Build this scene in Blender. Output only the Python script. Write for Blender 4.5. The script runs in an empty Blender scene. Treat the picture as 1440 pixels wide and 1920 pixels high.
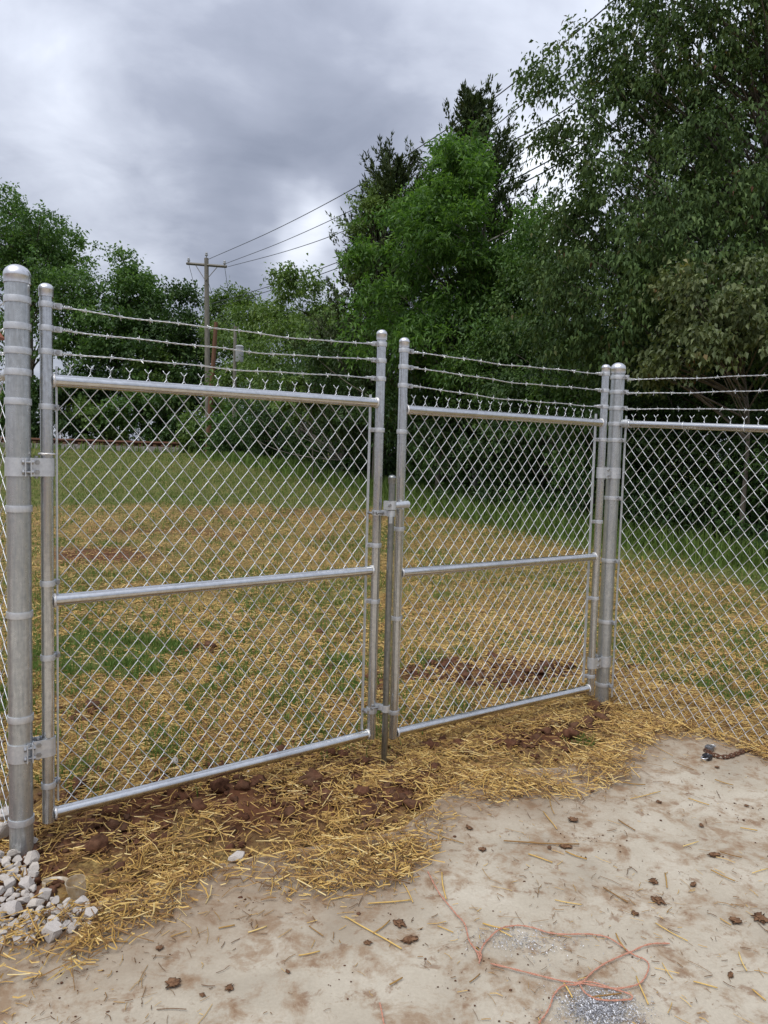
import bpy, math, random
import numpy as np
from mathutils import Matrix, Vector

# ------------------------------------------------------------------ camera, sky, sun, exposure
sc = bpy.context.scene
COL = sc.collection
EYE = np.array([0.0, 0.0, 1.5794])
FPX, PITCH, ROLL = 1380.56, math.radians(4.1164), math.radians(1.6017)     # focal length for a picture 1440 wide
_fw = np.array([0, math.cos(PITCH), -math.sin(PITCH)]); _up = np.array([0, math.sin(PITCH), math.cos(PITCH)]); _rt = np.array([1.0, 0, 0])
_r2 = _rt * math.cos(ROLL) + _up * math.sin(ROLL); _u2 = -_rt * math.sin(ROLL) + _up * math.cos(ROLL)
cam = bpy.data.cameras.new('camera'); cam_o = bpy.data.objects.new('camera', cam); COL.objects.link(cam_o)
cam.sensor_fit = 'HORIZONTAL'; cam.sensor_width = 36; cam.lens = 36 * FPX / 1440
cam.clip_start = 0.05; cam.clip_end = 3000
m = Matrix.Identity(4)
for i in range(3):
    m[i][0], m[i][1], m[i][2], m[i][3] = _r2[i], _u2[i], -_fw[i], EYE[i]
cam_o.matrix_world = m
sc.camera = cam_o

SUN_EL, SUN_AZ = math.radians(62), math.radians(215)       # azimuth from +Y, clockwise
sun = bpy.data.lights.new('sun', 'SUN'); sun.energy = 1.5; sun.angle = math.radians(45); sun.color = (1.0, 0.965, 0.91)
sun_o = bpy.data.objects.new('sun', sun); COL.objects.link(sun_o)
sd = Vector((math.sin(SUN_AZ) * math.cos(SUN_EL), math.cos(SUN_AZ) * math.cos(SUN_EL), math.sin(SUN_EL)))
sun_o.rotation_euler = sd.to_track_quat('Z', 'Y').to_euler(); sun_o.location = (0, 0, 30)
sc.view_settings.view_transform = 'Standard'; sc.view_settings.look = 'None'
sc.view_settings.exposure = 0.68; sc.view_settings.gamma = 1.0; sc.view_settings.use_curve_mapping = False
sc.cycles.max_bounces = 6; sc.cycles.diffuse_bounces = 3; sc.cycles.glossy_bounces = 3; sc.cycles.transparent_max_bounces = 8


def ray(x, y):
    return _fw + _r2 * (x - 720) / FPX - _u2 * (y - 960) / FPX
def gp(x, y, z=0.0):                       # point of the level ground near the gate
    d = ray(x, y); return EYE + d * ((z - EYE[2]) / d[2])
def at(x, y, Y):                           # point at a given distance
    d = ray(x, y); return EYE + d * (Y / d[1])

# ---- overcast sky with broken cloud
w = bpy.data.worlds.new('World'); sc.world = w; w.use_nodes = True
nt = w.node_tree; nt.nodes.clear()
def N(t, **kw):
    n = nt.nodes.new(t)
    for k, v in kw.items(): setattr(n, k, v)
    return n
def setin(n, **kw):
    for k, v in kw.items(): n.inputs[k.replace('_', ' ')].default_value = v
    return n
def lk(a, b): nt.links.new(a, b)
def math_(op, a, b=None, clamp=False):
    n = N('ShaderNodeMath', operation=op); n.use_clamp = clamp
    for i, s in enumerate((a, b)):
        if s is None: continue
        if isinstance(s, (int, float)): n.inputs[i].default_value = s
        else: lk(s, n.inputs[i])
    return n.outputs[0]
out = N('ShaderNodeOutputWorld'); bg = N('ShaderNodeBackground'); lk(bg.outputs[0], out.inputs[0])
tc = N('ShaderNodeTexCoord')
sky = N('ShaderNodeTexSky', sky_type='NISHITA'); sky.sun_disc = False; sky.sun_elevation = SUN_EL; sky.sun_rotation = SUN_AZ
sky.air_density = 1.0; sky.dust_density = 2.0
sep = N('ShaderNodeSeparateXYZ'); lk(tc.outputs['Generated'], sep.inputs[0])
zc = math_('ADD', math_('MAXIMUM', sep.outputs[2], 0.0), 0.16)
px_ = math_('DIVIDE', sep.outputs[0], zc); py_ = math_('DIVIDE', sep.outputs[1], zc)
cv = N('ShaderNodeCombineXYZ'); lk(px_, cv.inputs[0]); lk(py_, cv.inputs[1])
n1 = setin(N('ShaderNodeTexNoise'), Scale=0.75, Detail=6.0, Roughness=0.52, Distortion=0.25); lk(cv.outputs[0], n1.inputs['Vector'])
n2 = setin(N('ShaderNodeTexNoise'), Scale=2.6, Detail=8.0, Roughness=0.55, Distortion=0.3); lk(cv.outputs[0], n2.inputs['Vector'])
# cloud banks standing where the photograph has them: (direction pixel, spread, gain)
warp = N('ShaderNodeVectorMath', operation='SCALE'); warp.inputs['Scale'].default_value = 0.22
nw = setin(N('ShaderNodeTexNoise'), Scale=4.5, Detail=4.0, Roughness=0.55); lk(tc.outputs['Generated'], nw.inputs['Vector'])
sub = N('ShaderNodeVectorMath', operation='SUBTRACT'); lk(nw.outputs['Color'], sub.inputs[0]); sub.inputs[1].default_value = (0.5, 0.5, 0.5)
lk(sub.outputs[0], warp.inputs[0])
addv = N('ShaderNodeVectorMath', operation='ADD'); lk(tc.outputs['Generated'], addv.inputs[0]); lk(warp.outputs[0], addv.inputs[1])
acc = None
for (x, y, spread, gain) in ((560, 300, 0.20, -0.17), (800, 330, 0.20, -0.10), (140, 100, 0.10, 0.10), (60, 290, 0.10, 0.09), (230, 410, 0.09, 0.16),
                             (590, 470, 0.060, 0.40), (1000, 40, 0.20, 0.16), (1010, 400, 0.09, 0.34), (420, 520, 0.07, -0.08), (420, 40, 0.1, 0.08)):
    d = ray(x, y); d = d / np.linalg.norm(d)
    v = N('ShaderNodeVectorMath', operation='DISTANCE'); lk(addv.outputs[0], v.inputs[0]); v.inputs[1].default_value = tuple(d)
    t = math_('DIVIDE', v.outputs['Value'], spread)
    g = math_('MULTIPLY', math_('EXPONENT', math_('MULTIPLY', math_('MULTIPLY', t, t), -1.0)), gain)
    acc = g if acc is None else math_('ADD', acc, g)
dens = math_('ADD', math_('ADD', math_('MULTIPLY', n1.outputs[0], 0.50), math_('MULTIPLY', n2.outputs[0], 0.45)), acc)
dens = math_('SUBTRACT', dens, 0.0)
rmp = N('ShaderNodeValToRGB'); lk(dens, rmp.inputs[0])
cr = rmp.color_ramp
cr.elements[0].position = 0.18; cr.elements[0].color = (0.150, 0.170, 0.224, 1)
cr.elements[1].position = 0.86; cr.elements[1].color = (0.80, 0.83, 0.88, 1)
e = cr.elements.new(0.42); e.color = (0.262, 0.285, 0.352, 1)
e = cr.elements.new(0.62); e.color = (0.47, 0.50, 0.575, 1)
# an overcast sky is brighter towards the zenith
zen = math_('ADD', math_('MULTIPLY', math_('MAXIMUM', sep.outputs[2], 0.0), 0.9), 0.68)
mul = N('ShaderNodeVectorMath', operation='SCALE'); lk(rmp.outputs[0], mul.inputs[0]); lk(zen, mul.inputs['Scale'])
skyk = N('ShaderNodeVectorMath', operation='SCALE'); lk(sky.outputs[0], skyk.inputs[0]); skyk.inputs['Scale'].default_value = 0.006
fin = N('ShaderNodeVectorMath', operation='ADD'); lk(mul.outputs[0], fin.inputs[0]); lk(skyk.outputs[0], fin.inputs[1])
lk(fin.outputs[0], bg.inputs[0]); bg.inputs[1].default_value = 1.0

# ------------------------------------------------------------------ helpers
rng = np.random.default_rng(7)
random.seed(7)

def _h(ix, iy, s):
    n = (ix * 374761393 + iy * 668265263 + s * 1442695041).astype(np.int64) & 0x7fffffff
    n = ((n ^ (n >> 13)) * 1274126177) & 0x7fffffff
    n = n ^ (n >> 16)
    return (n & 0xffff) / 65535.0
def vn(x, y, s=0):
    x = np.asarray(x, float); y = np.asarray(y, float)
    ix = np.floor(x).astype(np.int64); iy = np.floor(y).astype(np.int64)
    fx = x - ix; fy = y - iy
    fx = fx * fx * (3 - 2 * fx); fy = fy * fy * (3 - 2 * fy)
    return (_h(ix, iy, s) * (1 - fx) + _h(ix + 1, iy, s) * fx) * (1 - fy) + (_h(ix, iy + 1, s) * (1 - fx) + _h(ix + 1, iy + 1, s) * fx) * fy
def fbm(x, y, s=0, o=4, g=0.5):
    a, t, n = 1.0, 0.0, 0.0
    for i in range(o):
        t = t + a * vn(x * 2 ** i + 17.3 * i, y * 2 ** i - 9.1 * i, s + i); n += a; a *= g
    return t / n
def sstep(a, b, x):
    t = np.clip((x - a) / (b - a), 0, 1); return t * t * (3 - 2 * t)

def raw_mesh(name, V, F, attrs=None, smooth=True):
    """V (n,3); F (m,k) array with one face size"""
    me = bpy.data.meshes.new(name)
    V = np.ascontiguousarray(V, dtype=np.float32); F = np.ascontiguousarray(F, dtype=np.int32)
    k = F.shape[1]
    me.vertices.add(len(V)); me.vertices.foreach_set('co', V.ravel())
    me.loops.add(F.size); me.loops.foreach_set('vertex_index', F.ravel())
    me.polygons.add(len(F)); me.polygons.foreach_set('loop_start', np.arange(0, F.size, k, dtype=np.int32))
    me.polygons.foreach_set('use_smooth', np.full(len(F), smooth, dtype=bool))
    me.update(calc_edges=True)
    for n, a in (attrs or {}).items():
        at_ = me.attributes.new(n, 'FLOAT', 'POINT'); at_.data.foreach_set('value', np.ascontiguousarray(a, dtype=np.float32))
    return me

class MB:
    def __init__(s): s.v = []; s.f = []; s.n = 0
    def add(s, V, F):
        V = np.asarray(V, float); s.v.append(V); s.f += [tuple(i + s.n for i in f) for f in F]; s.n += len(V); return s
    def box(s, c, size, rz=0.0, R=None):
        a = np.array([[x, y, z] for z in (-.5, .5) for y in (-.5, .5) for x in (-.5, .5)]) * np.array(size)
        if R is not None: a = a @ np.array(R).T
        elif rz: cs, sn = math.cos(rz), math.sin(rz); a = np.stack([a[:, 0] * cs - a[:, 1] * sn, a[:, 0] * sn + a[:, 1] * cs, a[:, 2]], -1)
        return s.add(a + np.array(c), [(0, 2, 3, 1), (4, 5, 7, 6), (0, 1, 5, 4), (2, 6, 7, 3), (0, 4, 6, 2), (1, 3, 7, 5)])
    def tube(s, pts, r, n=8, caps=True, flat=None):
        P = np.asarray(pts, float); k = len(P); rr = np.broadcast_to(np.asarray(r, float), (k,))
        T = np.gradient(P, axis=0); T /= np.linalg.norm(T, axis=1)[:, None] + 1e-12
        a = np.array([0, 0, 1.0]) if abs(T[0, 2]) < 0.9 else np.array([1.0, 0, 0])
        u = np.cross(T[0], a); u /= np.linalg.norm(u)
        ang = np.arange(n) * 2 * math.pi / n; V = []
        for i in range(k):
            u = u - T[i] * (u @ T[i]); u /= np.linalg.norm(u) + 1e-12; v = np.cross(T[i], u)
            V.append(P[i] + rr[i] * (np.cos(ang)[:, None] * u + np.sin(ang)[:, None] * v))
        F = [(i * n + j, i * n + (j + 1) % n, (i + 1) * n + (j + 1) % n, (i + 1) * n + j) for i in range(k - 1) for j in range(n)]
        if caps: F += [tuple(range(n - 1, -1, -1)), tuple((k - 1) * n + j for j in range(n))]
        return s.add(np.concatenate(V), F)
    def lathe(s, prof, c=(0, 0, 0), n=28, closed=False):
        ang = np.arange(n) * 2 * math.pi / n
        V = np.concatenate([np.stack([r * np.cos(ang), r * np.sin(ang), np.full(n, z)], -1) for r, z in prof]) + np.array(c)
        k = len(prof); last = k if closed else k - 1
        F = [(i * n + j, i * n + (j + 1) % n, ((i + 1) % k) * n + (j + 1) % n, ((i + 1) % k) * n + j) for i in range(last) for j in range(n)]
        return s.add(V, F)
    def mesh(s, name, smooth=True, sharp=None):
        me = bpy.data.meshes.new(name); me.from_pydata(np.concatenate(s.v).tolist(), [], s.f)
        me.polygons.foreach_set('use_smooth', np.full(len(me.polygons), smooth, dtype=bool))
        me.update()
        if smooth and sharp:
            try: me.set_sharp_from_angle(angle=math.radians(sharp))
            except Exception: pass
        return me
    def obj(s, name, mat, parent=None, smooth=True, sharp=40): return link(name, s.mesh(name, smooth, sharp), mat, parent)

def link(name, me, mat=None, parent=None, loc=None, rz=None):
    o = bpy.data.objects.new(name, me); COL.objects.link(o)
    if mat is not None and me is not None and not me.materials: me.materials.append(mat)
    if parent is not None: o.parent = parent
    if loc is not None: o.location = loc
    if rz is not None: o.rotation_euler = (0, 0, rz)
    return o
def tag(o, label=None, cat=None, group=None, kind=None):
    if label: o['label'] = label
    if cat: o['category'] = cat
    if group: o['group'] = group
    if kind: o['kind'] = kind
    return o
def thing(name, label, cat, loc, rz=0.0, group=None):
    return tag(link(name, None, loc=tuple(loc), rz=rz), label, cat, group)

# ------------------------------------------------------------------ materials
MATS = {}
class Mat:
    def __init__(s, name):
        s.m = bpy.data.materials.new(name); s.m.use_nodes = True; s.t = s.m.node_tree; s.t.nodes.clear()
        s.out = s.t.nodes.new('ShaderNodeOutputMaterial'); s.b = s.t.nodes.new('ShaderNodeBsdfPrincipled')
        s.t.links.new(s.b.outputs[0], s.out.inputs[0]); s.tc = s.t.nodes.new('ShaderNodeTexCoord'); MATS[name] = s.m
    def n(s, t, **kw):
        n = s.t.nodes.new(t)
        for k, v in kw.items(): setattr(n, k, v)
        return n
    def l(s, a, b): s.t.links.new(a, b)
    def noise(s, scale, detail=4, rough=0.55, vec=None, stretch=None, dist=0.0):
        n = s.n('ShaderNodeTexNoise'); n.inputs['Scale'].default_value = scale; n.inputs['Detail'].default_value = detail
        n.inputs['Roughness'].default_value = rough; n.inputs['Distortion'].default_value = dist
        v = vec or s.tc.outputs['Object']
        if stretch:
            mp = s.n('ShaderNodeMapping'); mp.inputs['Scale'].default_value = stretch; s.l(v, mp.inputs['Vector']); v = mp.outputs[0]
        s.l(v, n.inputs['Vector']); return n.outputs['Fac']
    def attr(s, name):
        a = s.n('ShaderNodeAttribute'); a.attribute_name = name; return a.outputs['Fac']
    def ramp(s, fac, stops):
        r = s.n('ShaderNodeValToRGB'); s.l(fac, r.inputs[0]); cr = r.color_ramp
        cr.elements[0].position, cr.elements[0].color = stops[0][0], (*stops[0][1], 1)
        cr.elements[1].position, cr.elements[1].color = stops[-1][0], (*stops[-1][1], 1)
        for p, c in stops[1:-1]: cr.elements.new(p).color = (*c, 1)
        return r.outputs[0]
    def mix(s, f, a, b, mode='MIX'):
        n = s.n('ShaderNodeMix', data_type='RGBA', blend_type=mode)
        for i, x in ((0, f), (6, a), (7, b)):
            if isinstance(x, (int, float)): n.inputs[i].default_value = x
            elif isinstance(x, tuple): n.inputs[i].default_value = (*x, 1)
            else: s.l(x, n.inputs[i])
        return n.outputs[2]
    def math(s, op, a, b=None, clamp=False):
        n = s.n('ShaderNodeMath', operation=op); n.use_clamp = clamp
        for i, x in enumerate((a, b)):
            if x is None: continue
            if isinstance(x, (int, float)): n.inputs[i].default_value = x
            else: s.l(x, n.inputs[i])
        return n.outputs[0]
    def rng(s, f, a, b, c, d):
        n = s.n('ShaderNodeMapRange'); s.l(f, n.inputs[0])
        for i, x in enumerate((a, b, c, d)): n.inputs[i + 1].default_value = x
        return n.outputs[0]
    def set(s, **kw):
        for k, v in kw.items():
            i = s.b.inputs[k.replace('_', ' ')]
            if isinstance(v, (int, float)): i.default_value = v
            elif isinstance(v, tuple): i.default_value = (*v, 1)
            else: s.l(v, i)
        return s
    def bump(s, h, strength=0.3, dist=0.01):
        b = s.n('ShaderNodeBump'); b.inputs['Strength'].default_value = strength; b.inputs['Distance'].default_value = dist
        s.l(h, b.inputs['Height']); s.l(b.outputs[0], s.b.inputs['Normal']); return s

def galv(name, lo, hi, rlo, rhi, metal=1.0, stretch=(14, 14, 1.2)):
    g = Mat(name)
    a = g.noise(9, 6, 0.6, stretch=stretch); b = g.noise(60, 3, 0.5); c = g.noise(3.0, 3, 0.5)
    f = g.math('ADD', g.math('MULTIPLY', a, 0.6), g.math('MULTIPLY', b, 0.4))
    col = g.ramp(f, [(0.34, lo), (0.66, hi)])
    col = g.mix(g.rng(c, 0.55, 0.75, 0, 0.35), col, tuple(x * 0.72 for x in lo))
    g.set(Base_Color=col, Metallic=metal, Roughness=g.rng(f, 0.3, 0.7, rhi, rlo))
    g.bump(g.noise(140, 2, 0.5), 0.05, 0.002)
    return g.m
M_POST = galv('galvanised_post', (0.37, 0.39, 0.395), (0.61, 0.63, 0.63), 0.22, 0.40, 0.72)
M_PIPE = galv('galvanised_pipe', (0.44, 0.45, 0.455), (0.70, 0.71, 0.71), 0.14, 0.28, 0.86)
M_RAIL = galv('galvanised_rail', (0.52, 0.525, 0.52), (0.78, 0.78, 0.77), 0.17, 0.30, 1.0, (1.2, 14, 14))
M_BAND = galv('galvanised_fitting', (0.56, 0.58, 0.60), (0.76, 0.78, 0.80), 0.38, 0.55, 0.75, (6, 6, 6))
M_CAP = galv('aluminium_cap', (0.60, 0.60, 0.61), (0.82, 0.82, 0.83), 0.28, 0.42, 0.95, (6, 6, 6))
M_WIRE = galv('fence_wire', (0.62, 0.64, 0.66), (0.84, 0.86, 0.88), 0.38, 0.5, 0.7, (5, 5, 5))
M_BARB = galv('barbed_wire', (0.58, 0.60, 0.61), (0.82, 0.83, 0.84), 0.38, 0.5, 0.75, (5, 5, 5))
M_ROD = galv('worn_steel_rod', (0.20, 0.21, 0.20), (0.40, 0.41, 0.40), 0.30, 0.45, 1.0)
M_BOLT = galv('zinc_bolt', (0.34, 0.34, 0.34), (0.52, 0.52, 0.52), 0.35, 0.5, 0.9, (6, 6, 6))
M_WELD = galv('weld_bead', (0.68, 0.66, 0.64), (0.86, 0.85, 0.83), 0.45, 0.6, 0.6, (20, 20, 20))

# ------------------------------------------------------------------ the lie of the land
_bx = [(0, 1800), (110, 1775), (200, 1748), (330, 1697), (430, 1672), (540, 1650), (660, 1632), (745, 1612), (800, 1570), (870, 1500), (960, 1478), (1060, 1475),
       (1130, 1455), (1190, 1400), (1225, 1362), (1290, 1366), (1370, 1392), (1440, 1420)]
BND = np.array([gp(x, y)[:2] for x, y in _bx])
order = np.argsort(BND[:, 0]); BND = BND[order]
def yb(X):
    X = np.asarray(X, float)
    y = np.interp(X, BND[:, 0], BND[:, 1])
    y = np.where(X > BND[-1, 0], BND[-1, 1] - 1.16 * (X - BND[-1, 0]), y)
    return np.where(X < BND[0, 0], BND[0, 1] - 0.25 * (BND[0, 0] - X), y)
def soil(X, Y): return Y - yb(X)           # metres behind the slab's dirty edge
def slope(X, Y):
    t = np.maximum(Y - 5, 0); return 0.03 * (np.sqrt(t * t + 1.0) - 1.0) * (Y > 5) + 0.0
def blob(X, Y, c, rx, ry, rot=0.0, ns=1.6, na=0.5, s=0):
    dx, dy = X - c[0], Y - c[1]; cs, sn = math.cos(rot), math.sin(rot)
    d = np.sqrt(((dx * cs + dy * sn) / rx) ** 2 + ((-dx * sn + dy * cs) / ry) ** 2)
    return sstep(1.25, 0.6, d + na * (fbm(X * ns, Y * ns, s, 3) - 0.5) * 2)
def fieldpt(x, y):
    d = ray(x, y)
    for Y in np.linspace(1.5, 90, 4000):
        z = EYE[2] + d[2] * Y / d[1]
        if z <= float(slope(0, np.array(Y))): break
    return np.array([d[0] * Y / d[1], Y])
RED1 = fieldpt(190, 1040); RED2 = fieldpt(940, 1262); BRN = fieldpt(390, 1000); BRN2 = fieldpt(560, 965)
_sl = np.array([fieldpt(*p) for p in ((0, 948), (250, 942), (500, 940), (700, 948), (850, 968), (1000, 1000), (1150, 1035), (1300, 1075), (1440, 1105))])
def masks(X, Y):
    """red bare soil, straw litter, green grass (0..1 each) at ground points"""
    X = np.asarray(X, float); Y = np.asarray(Y, float); s = soil(X, Y)
    az = X / np.maximum(Y, 0.5); lim = np.interp(az, _sl[:, 0] / _sl[:, 1], _sl[:, 1])
    n = fbm(X * 0.9, Y * 0.9, 3, 4); n2 = fbm(X * 2.6, Y * 2.6, 11, 4)
    field = sstep(0.0, 1.0, (lim * (1 + 0.32 * (n - 0.5)) - Y) / (0.07 * lim))
    ridge = np.exp(-((s - 0.92) / 0.40) ** 2) * sstep(0.45, -0.25, X)               # dug soil along the gate line
    ridge = np.maximum(ridge, 0.85 * np.exp(-((s - 0.62) / 0.25) ** 2) * sstep(1.9, 1.0, X))
    red = np.maximum.reduce([0.95 * blob(X, Y, RED1, 0.85, 0.55, 0.1, 1.6, 0.5, 5), 1.0 * blob(X, Y, RED2, 0.95, 0.36, 0.25, 2.2, 0.5, 6),
                             0.55 * blob(X, Y, BRN, 1.9, 0.5, 0, 1.1, 0.8, 7), 0.35 * blob(X, Y, BRN2, 3.0, 0.7, 0, 1, 0.8, 8), ridge * sstep(0.30, 0.55, n2) * 1.1,
                             sstep(0.66, 0.74, n2) * 0.5 * field * sstep(9, 5, Y)])
    red = np.maximum(red, sstep(-1.05, -1.25, X) * sstep(3.2, 2.9, Y) * 0.9)
    red = np.clip(red, 0, 1)
    g1 = blob(X, Y, gp(200, 1225)[:2], 0.75, 0.75, -0.4, 1.8, 0.6, 21)
    g2 = blob(X, Y, fieldpt(330, 1080), 2.3, 0.55, 0.1, 1.2, 0.8, 22); g3 = blob(X, Y, fieldpt(620, 1165), 0.9, 0.5, 0, 1.2, 0.9, 23)
    g4 = blob(X, Y, gp(520, 1250)[:2], 0.7, 0.35, 0, 2, 0.9, 24); g5 = blob(X, Y, fieldpt(1400, 1200), 0.9, 0.6, 0, 1.8, 0.8, 25); g6 = blob(X, Y, fieldpt(1010, 1075), 2.4, 0.5, 0.3, 1.2, 0.9, 26)
    patch = np.clip(np.maximum.reduce([0.95 * g1, 0.6 * g2, 0.55 * g3, 0.6 * g4, 0.75 * g5, 0.4 * g6, 0.6 * sstep(0.52, 0.68, n), 0.45 * sstep(0.50, 0.66, n2)]), 0, 1)
    near = np.maximum(sstep(0.95, 1.35, s), sstep(0.6, 0.9, s) * g1)
    green = near * np.clip((1 - field) + field * (patch * 0.85 + 0.14 + 0.5 * g1), 0, 1) * (1 - 0.9 * red)
    straw = np.clip(field * (1 - 0.62 * patch) * (1 - 0.75 * g1) * (1 - 0.55 * red) * (0.72 + 0.9 * fbm(X * 1.3, Y * 1.3, 31, 3)), 0, 1)
    return red, straw, green
def gz(X, Y):
    X = np.asarray(X, float); Y = np.asarray(Y, float); s = soil(X, Y)
    z = slope(X, Y) + 0.0
    rise = sstep(-0.25, 0.5, s)
    z = z - 0.055 * (1 - rise) + 0.0
    r, st, g = masks(X, Y)
    nearf = sstep(14, 5, Y)
    z = z + rise * nearf * (0.030 * (fbm(X * 5, Y * 5, 41, 4) - 0.45))
    z = z + nearf * r * rise * (0.110 * (fbm(X * 10, Y * 10, 43, 4, 0.62) - 0.44))
    z = z + 0.10 * (fbm(X * 0.25, Y * 0.25, 45, 3) - 0.5) * sstep(6, 14, Y)
    z = z - 0.035 * rise * sstep(5.2, 3.2, Y)
    for (hx_, hy_, hr_, hh_) in ((-1.06, 3.38, .13, .085), (-1.20, 3.30, .10, .05), (-0.62, 3.36, .16, .05), (-0.30, 3.55, .18, .045), (-.75, 3.05, .15, .03)):
        z = z + hh_ * np.exp(-((X - hx_) ** 2 + (Y - hy_) ** 2) / hr_ ** 2) * (0.5 + fbm(X * 14, Y * 14, 47, 3))
    return z

# ground: one sheet, rings getting wider with distance, reaching the horizon
naz, nr = 430, 350
az = np.concatenate([np.linspace(-0.72, 0.72, naz), np.linspace(0.72, 2 * math.pi - 0.72, 42)[1:-1]])
rr = np.concatenate([np.linspace(0.3, 1.75, 6)[:-1], 1.75 * (9.0 / 1.75) ** np.linspace(0, 1, 260), 9 * (1500 / 9.0) ** np.linspace(0, 1, nr - 260)[1:]])
AZ, RR = np.meshgrid(az, rr, indexing='ij'); GX = RR * np.sin(AZ); GY = RR * np.cos(AZ)
GZ = np.where(RR < 200, gz(GX, GY), 0) if False else gz(GX, np.minimum(GY, 95.0))
V = np.stack([GX, GY, GZ], -1).reshape(-1, 3); na_, nr_ = GX.shape
ii, jj = np.meshgrid(np.arange(na_), np.arange(nr_ - 1), indexing='ij'); i2 = (ii + 1) % na_
F = np.stack([ii * nr_ + jj, ii * nr_ + jj + 1, i2 * nr_ + jj + 1, i2 * nr_ + jj], -1).reshape(-1, 4)[:, ::-1]
mr, ms, mg = masks(GX, GY)
g = Mat('field_soil')
r_, s_, g_ = g.attr('red'), g.attr('straw'), g.attr('green')
nA = g.noise(7, 7, 0.62); nB = g.noise(46, 5, 0.6); nC = g.noise(1.1, 4, 0.5)
soilc = g.ramp(nA, [(0.30, (0.040, 0.023, 0.013)), (0.55, (0.095, 0.054, 0.028)), (0.75, (0.17, 0.105, 0.056))])
redc = g.ramp(nA, [(0.28, (0.042, 0.018, 0.010)), (0.5, (0.110, 0.046, 0.024)), (0.74, (0.190, 0.090, 0.050))])
strawc = g.ramp(nB, [(0.30, (0.13, 0.082, 0.030)), (0.52, (0.31, 0.215, 0.078)), (0.75, (0.46, 0.34, 0.135))])
greenc = g.ramp(nA, [(0.28, (0.045, 0.058, 0.014)), (0.52, (0.115, 0.130, 0.034)), (0.75, (0.20, 0.195, 0.070))])
c = g.mix(g.math('MULTIPLY', s_, g.rng(nB, 0.35, 0.6, 0.35, 1.0)), soilc, strawc)
c = g.mix(g.math('MULTIPLY', g_, g.rng(nA, 0.3, 0.6, 0.55, 1.0)), c, greenc)
c = g.mix(r_, c, redc)
g.set(Base_Color=c, Roughness=0.95, Specular_IOR_Level=0.15)
hb = g.math('ADD', g.math('MULTIPLY', nA, 0.6), g.math('MULTIPLY', nB, 0.4)); g.bump(hb, 0.9, 0.03)
ground = link('ground', raw_mesh('ground', V, F, {'red': mr.ravel(), 'straw': ms.ravel(), 'green': mg.ravel()}), g.m)
tag(ground, 'sloping field of red soil, straw litter and grass behind the gate', 'ground', kind='structure')

# concrete slab
g = Mat('dusty_concrete')
nA = g.noise(2.2, 6, 0.6, dist=0.4); nB = g.noise(12, 8, 0.68, dist=0.25); nC = g.noise(90, 4, 0.6); nD = g.noise(4.2, 8, 0.74, dist=0.5); nE = g.noise(0.9, 3, 0.5)
c = g.ramp(nA, [(0.3, (0.355, 0.306, 0.234)), (0.5, (0.465, 0.412, 0.322)), (0.7, (0.56, 0.508, 0.412))])
c = g.mix(g.rng(nC, 0.35, 0.75, 0.30, 0.0), c, (0.27, 0.23, 0.18))
edge = g.attr('edge')
smear = g.math('MULTIPLY', g.rng(nD, 0.47, 0.58, 0, 1), g.rng(nB, 0.40, 0.54, 0.0, 1.0))
c = g.mix(g.math('MULTIPLY', smear, 0.70), c, (0.245, 0.150, 0.080))
c = g.mix(g.math('MULTIPLY', g.rng(nB, 0.57, 0.64, 0, 1), 0.7), c, (0.21, 0.125, 0.072))
nF = g.noise(34, 5, 0.7, dist=1.0); c = g.mix(g.math('MULTIPLY', g.math('MULTIPLY', g.rng(nF, 0.62, 0.70, 0, 1), g.rng(nA, .40, .60, .15, 1)), .8), c, (0.16, 0.085, 0.045))
wetm = g.attr('wet'); c = g.mix(g.math('MULTIPLY', wetm, .75), c, (0.13, 0.115, 0.095))
dirt = g.math('MULTIPLY', edge, g.rng(nB, 0.25, 0.6, 0.45, 1.0), True)
c = g.mix(g.math('MULTIPLY', dirt, 0.85), c, (0.215, 0.140, 0.082))
g.set(Base_Color=c, Roughness=g.rng(nA, 0.3, 0.7, 0.75, 0.95), Specular_IOR_Level=0.25)
g.bump(g.math('ADD', g.math('MULTIPLY', nC, 0.5), g.math('MULTIPLY', nB, 0.5)), 0.35, 0.008)
xs = np.concatenate([np.linspace(-7, -1.7, 12), np.linspace(-1.6, 2.6, 130), np.linspace(2.7, 7, 12)]); ts = np.linspace(0, 1, 90)
XS, TS = np.meshgrid(xs, ts, indexing='ij'); YE = yb(XS) + 0.22; YS = -7 + (YE + 7) * (1 - (1 - TS) ** 2.6)
ZS = 0.006 * (fbm(XS * 1.3, YS * 1.3, 61, 3) - 0.5)
Vt = np.stack([XS, YS, ZS], -1).reshape(-1, 3); nx, ny = XS.shape
ii, jj = np.meshgrid(np.arange(nx - 1), np.arange(ny - 1), indexing='ij')
Ft = np.stack([ii * ny + jj, (ii + 1) * ny + jj, (ii + 1) * ny + jj + 1, ii * ny + jj + 1], -1).reshape(-1, 4)
ed = sstep(-0.55, 0.05, (soil(XS, YS) + 0.25 * (fbm(XS * 3, YS * 3, 63, 3) - 0.5))).ravel()
wp = gp(1150, 1462)[:2]; wet = (blob(XS, YS, wp, .17, .055, .15, 6, .5, 66)).ravel()
bott = Vt.copy(); bott[:, 2] -= 0.12; nV = len(Vt)
rim = np.concatenate([np.arange(nx) * ny + ny - 1, ]); rimF = np.stack([rim[:-1], rim[1:], rim[1:] + nV, rim[:-1] + nV], -1)
slab = link('concrete_apron', raw_mesh('concrete_apron', np.concatenate([Vt, bott]), np.concatenate([Ft, rimF]), {'edge': np.concatenate([ed, ed]), 'wet': np.concatenate([wet, wet])}), g.m)
tag(slab, 'dusty beige concrete apron in front of the gate', 'pavement', kind='structure')

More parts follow.
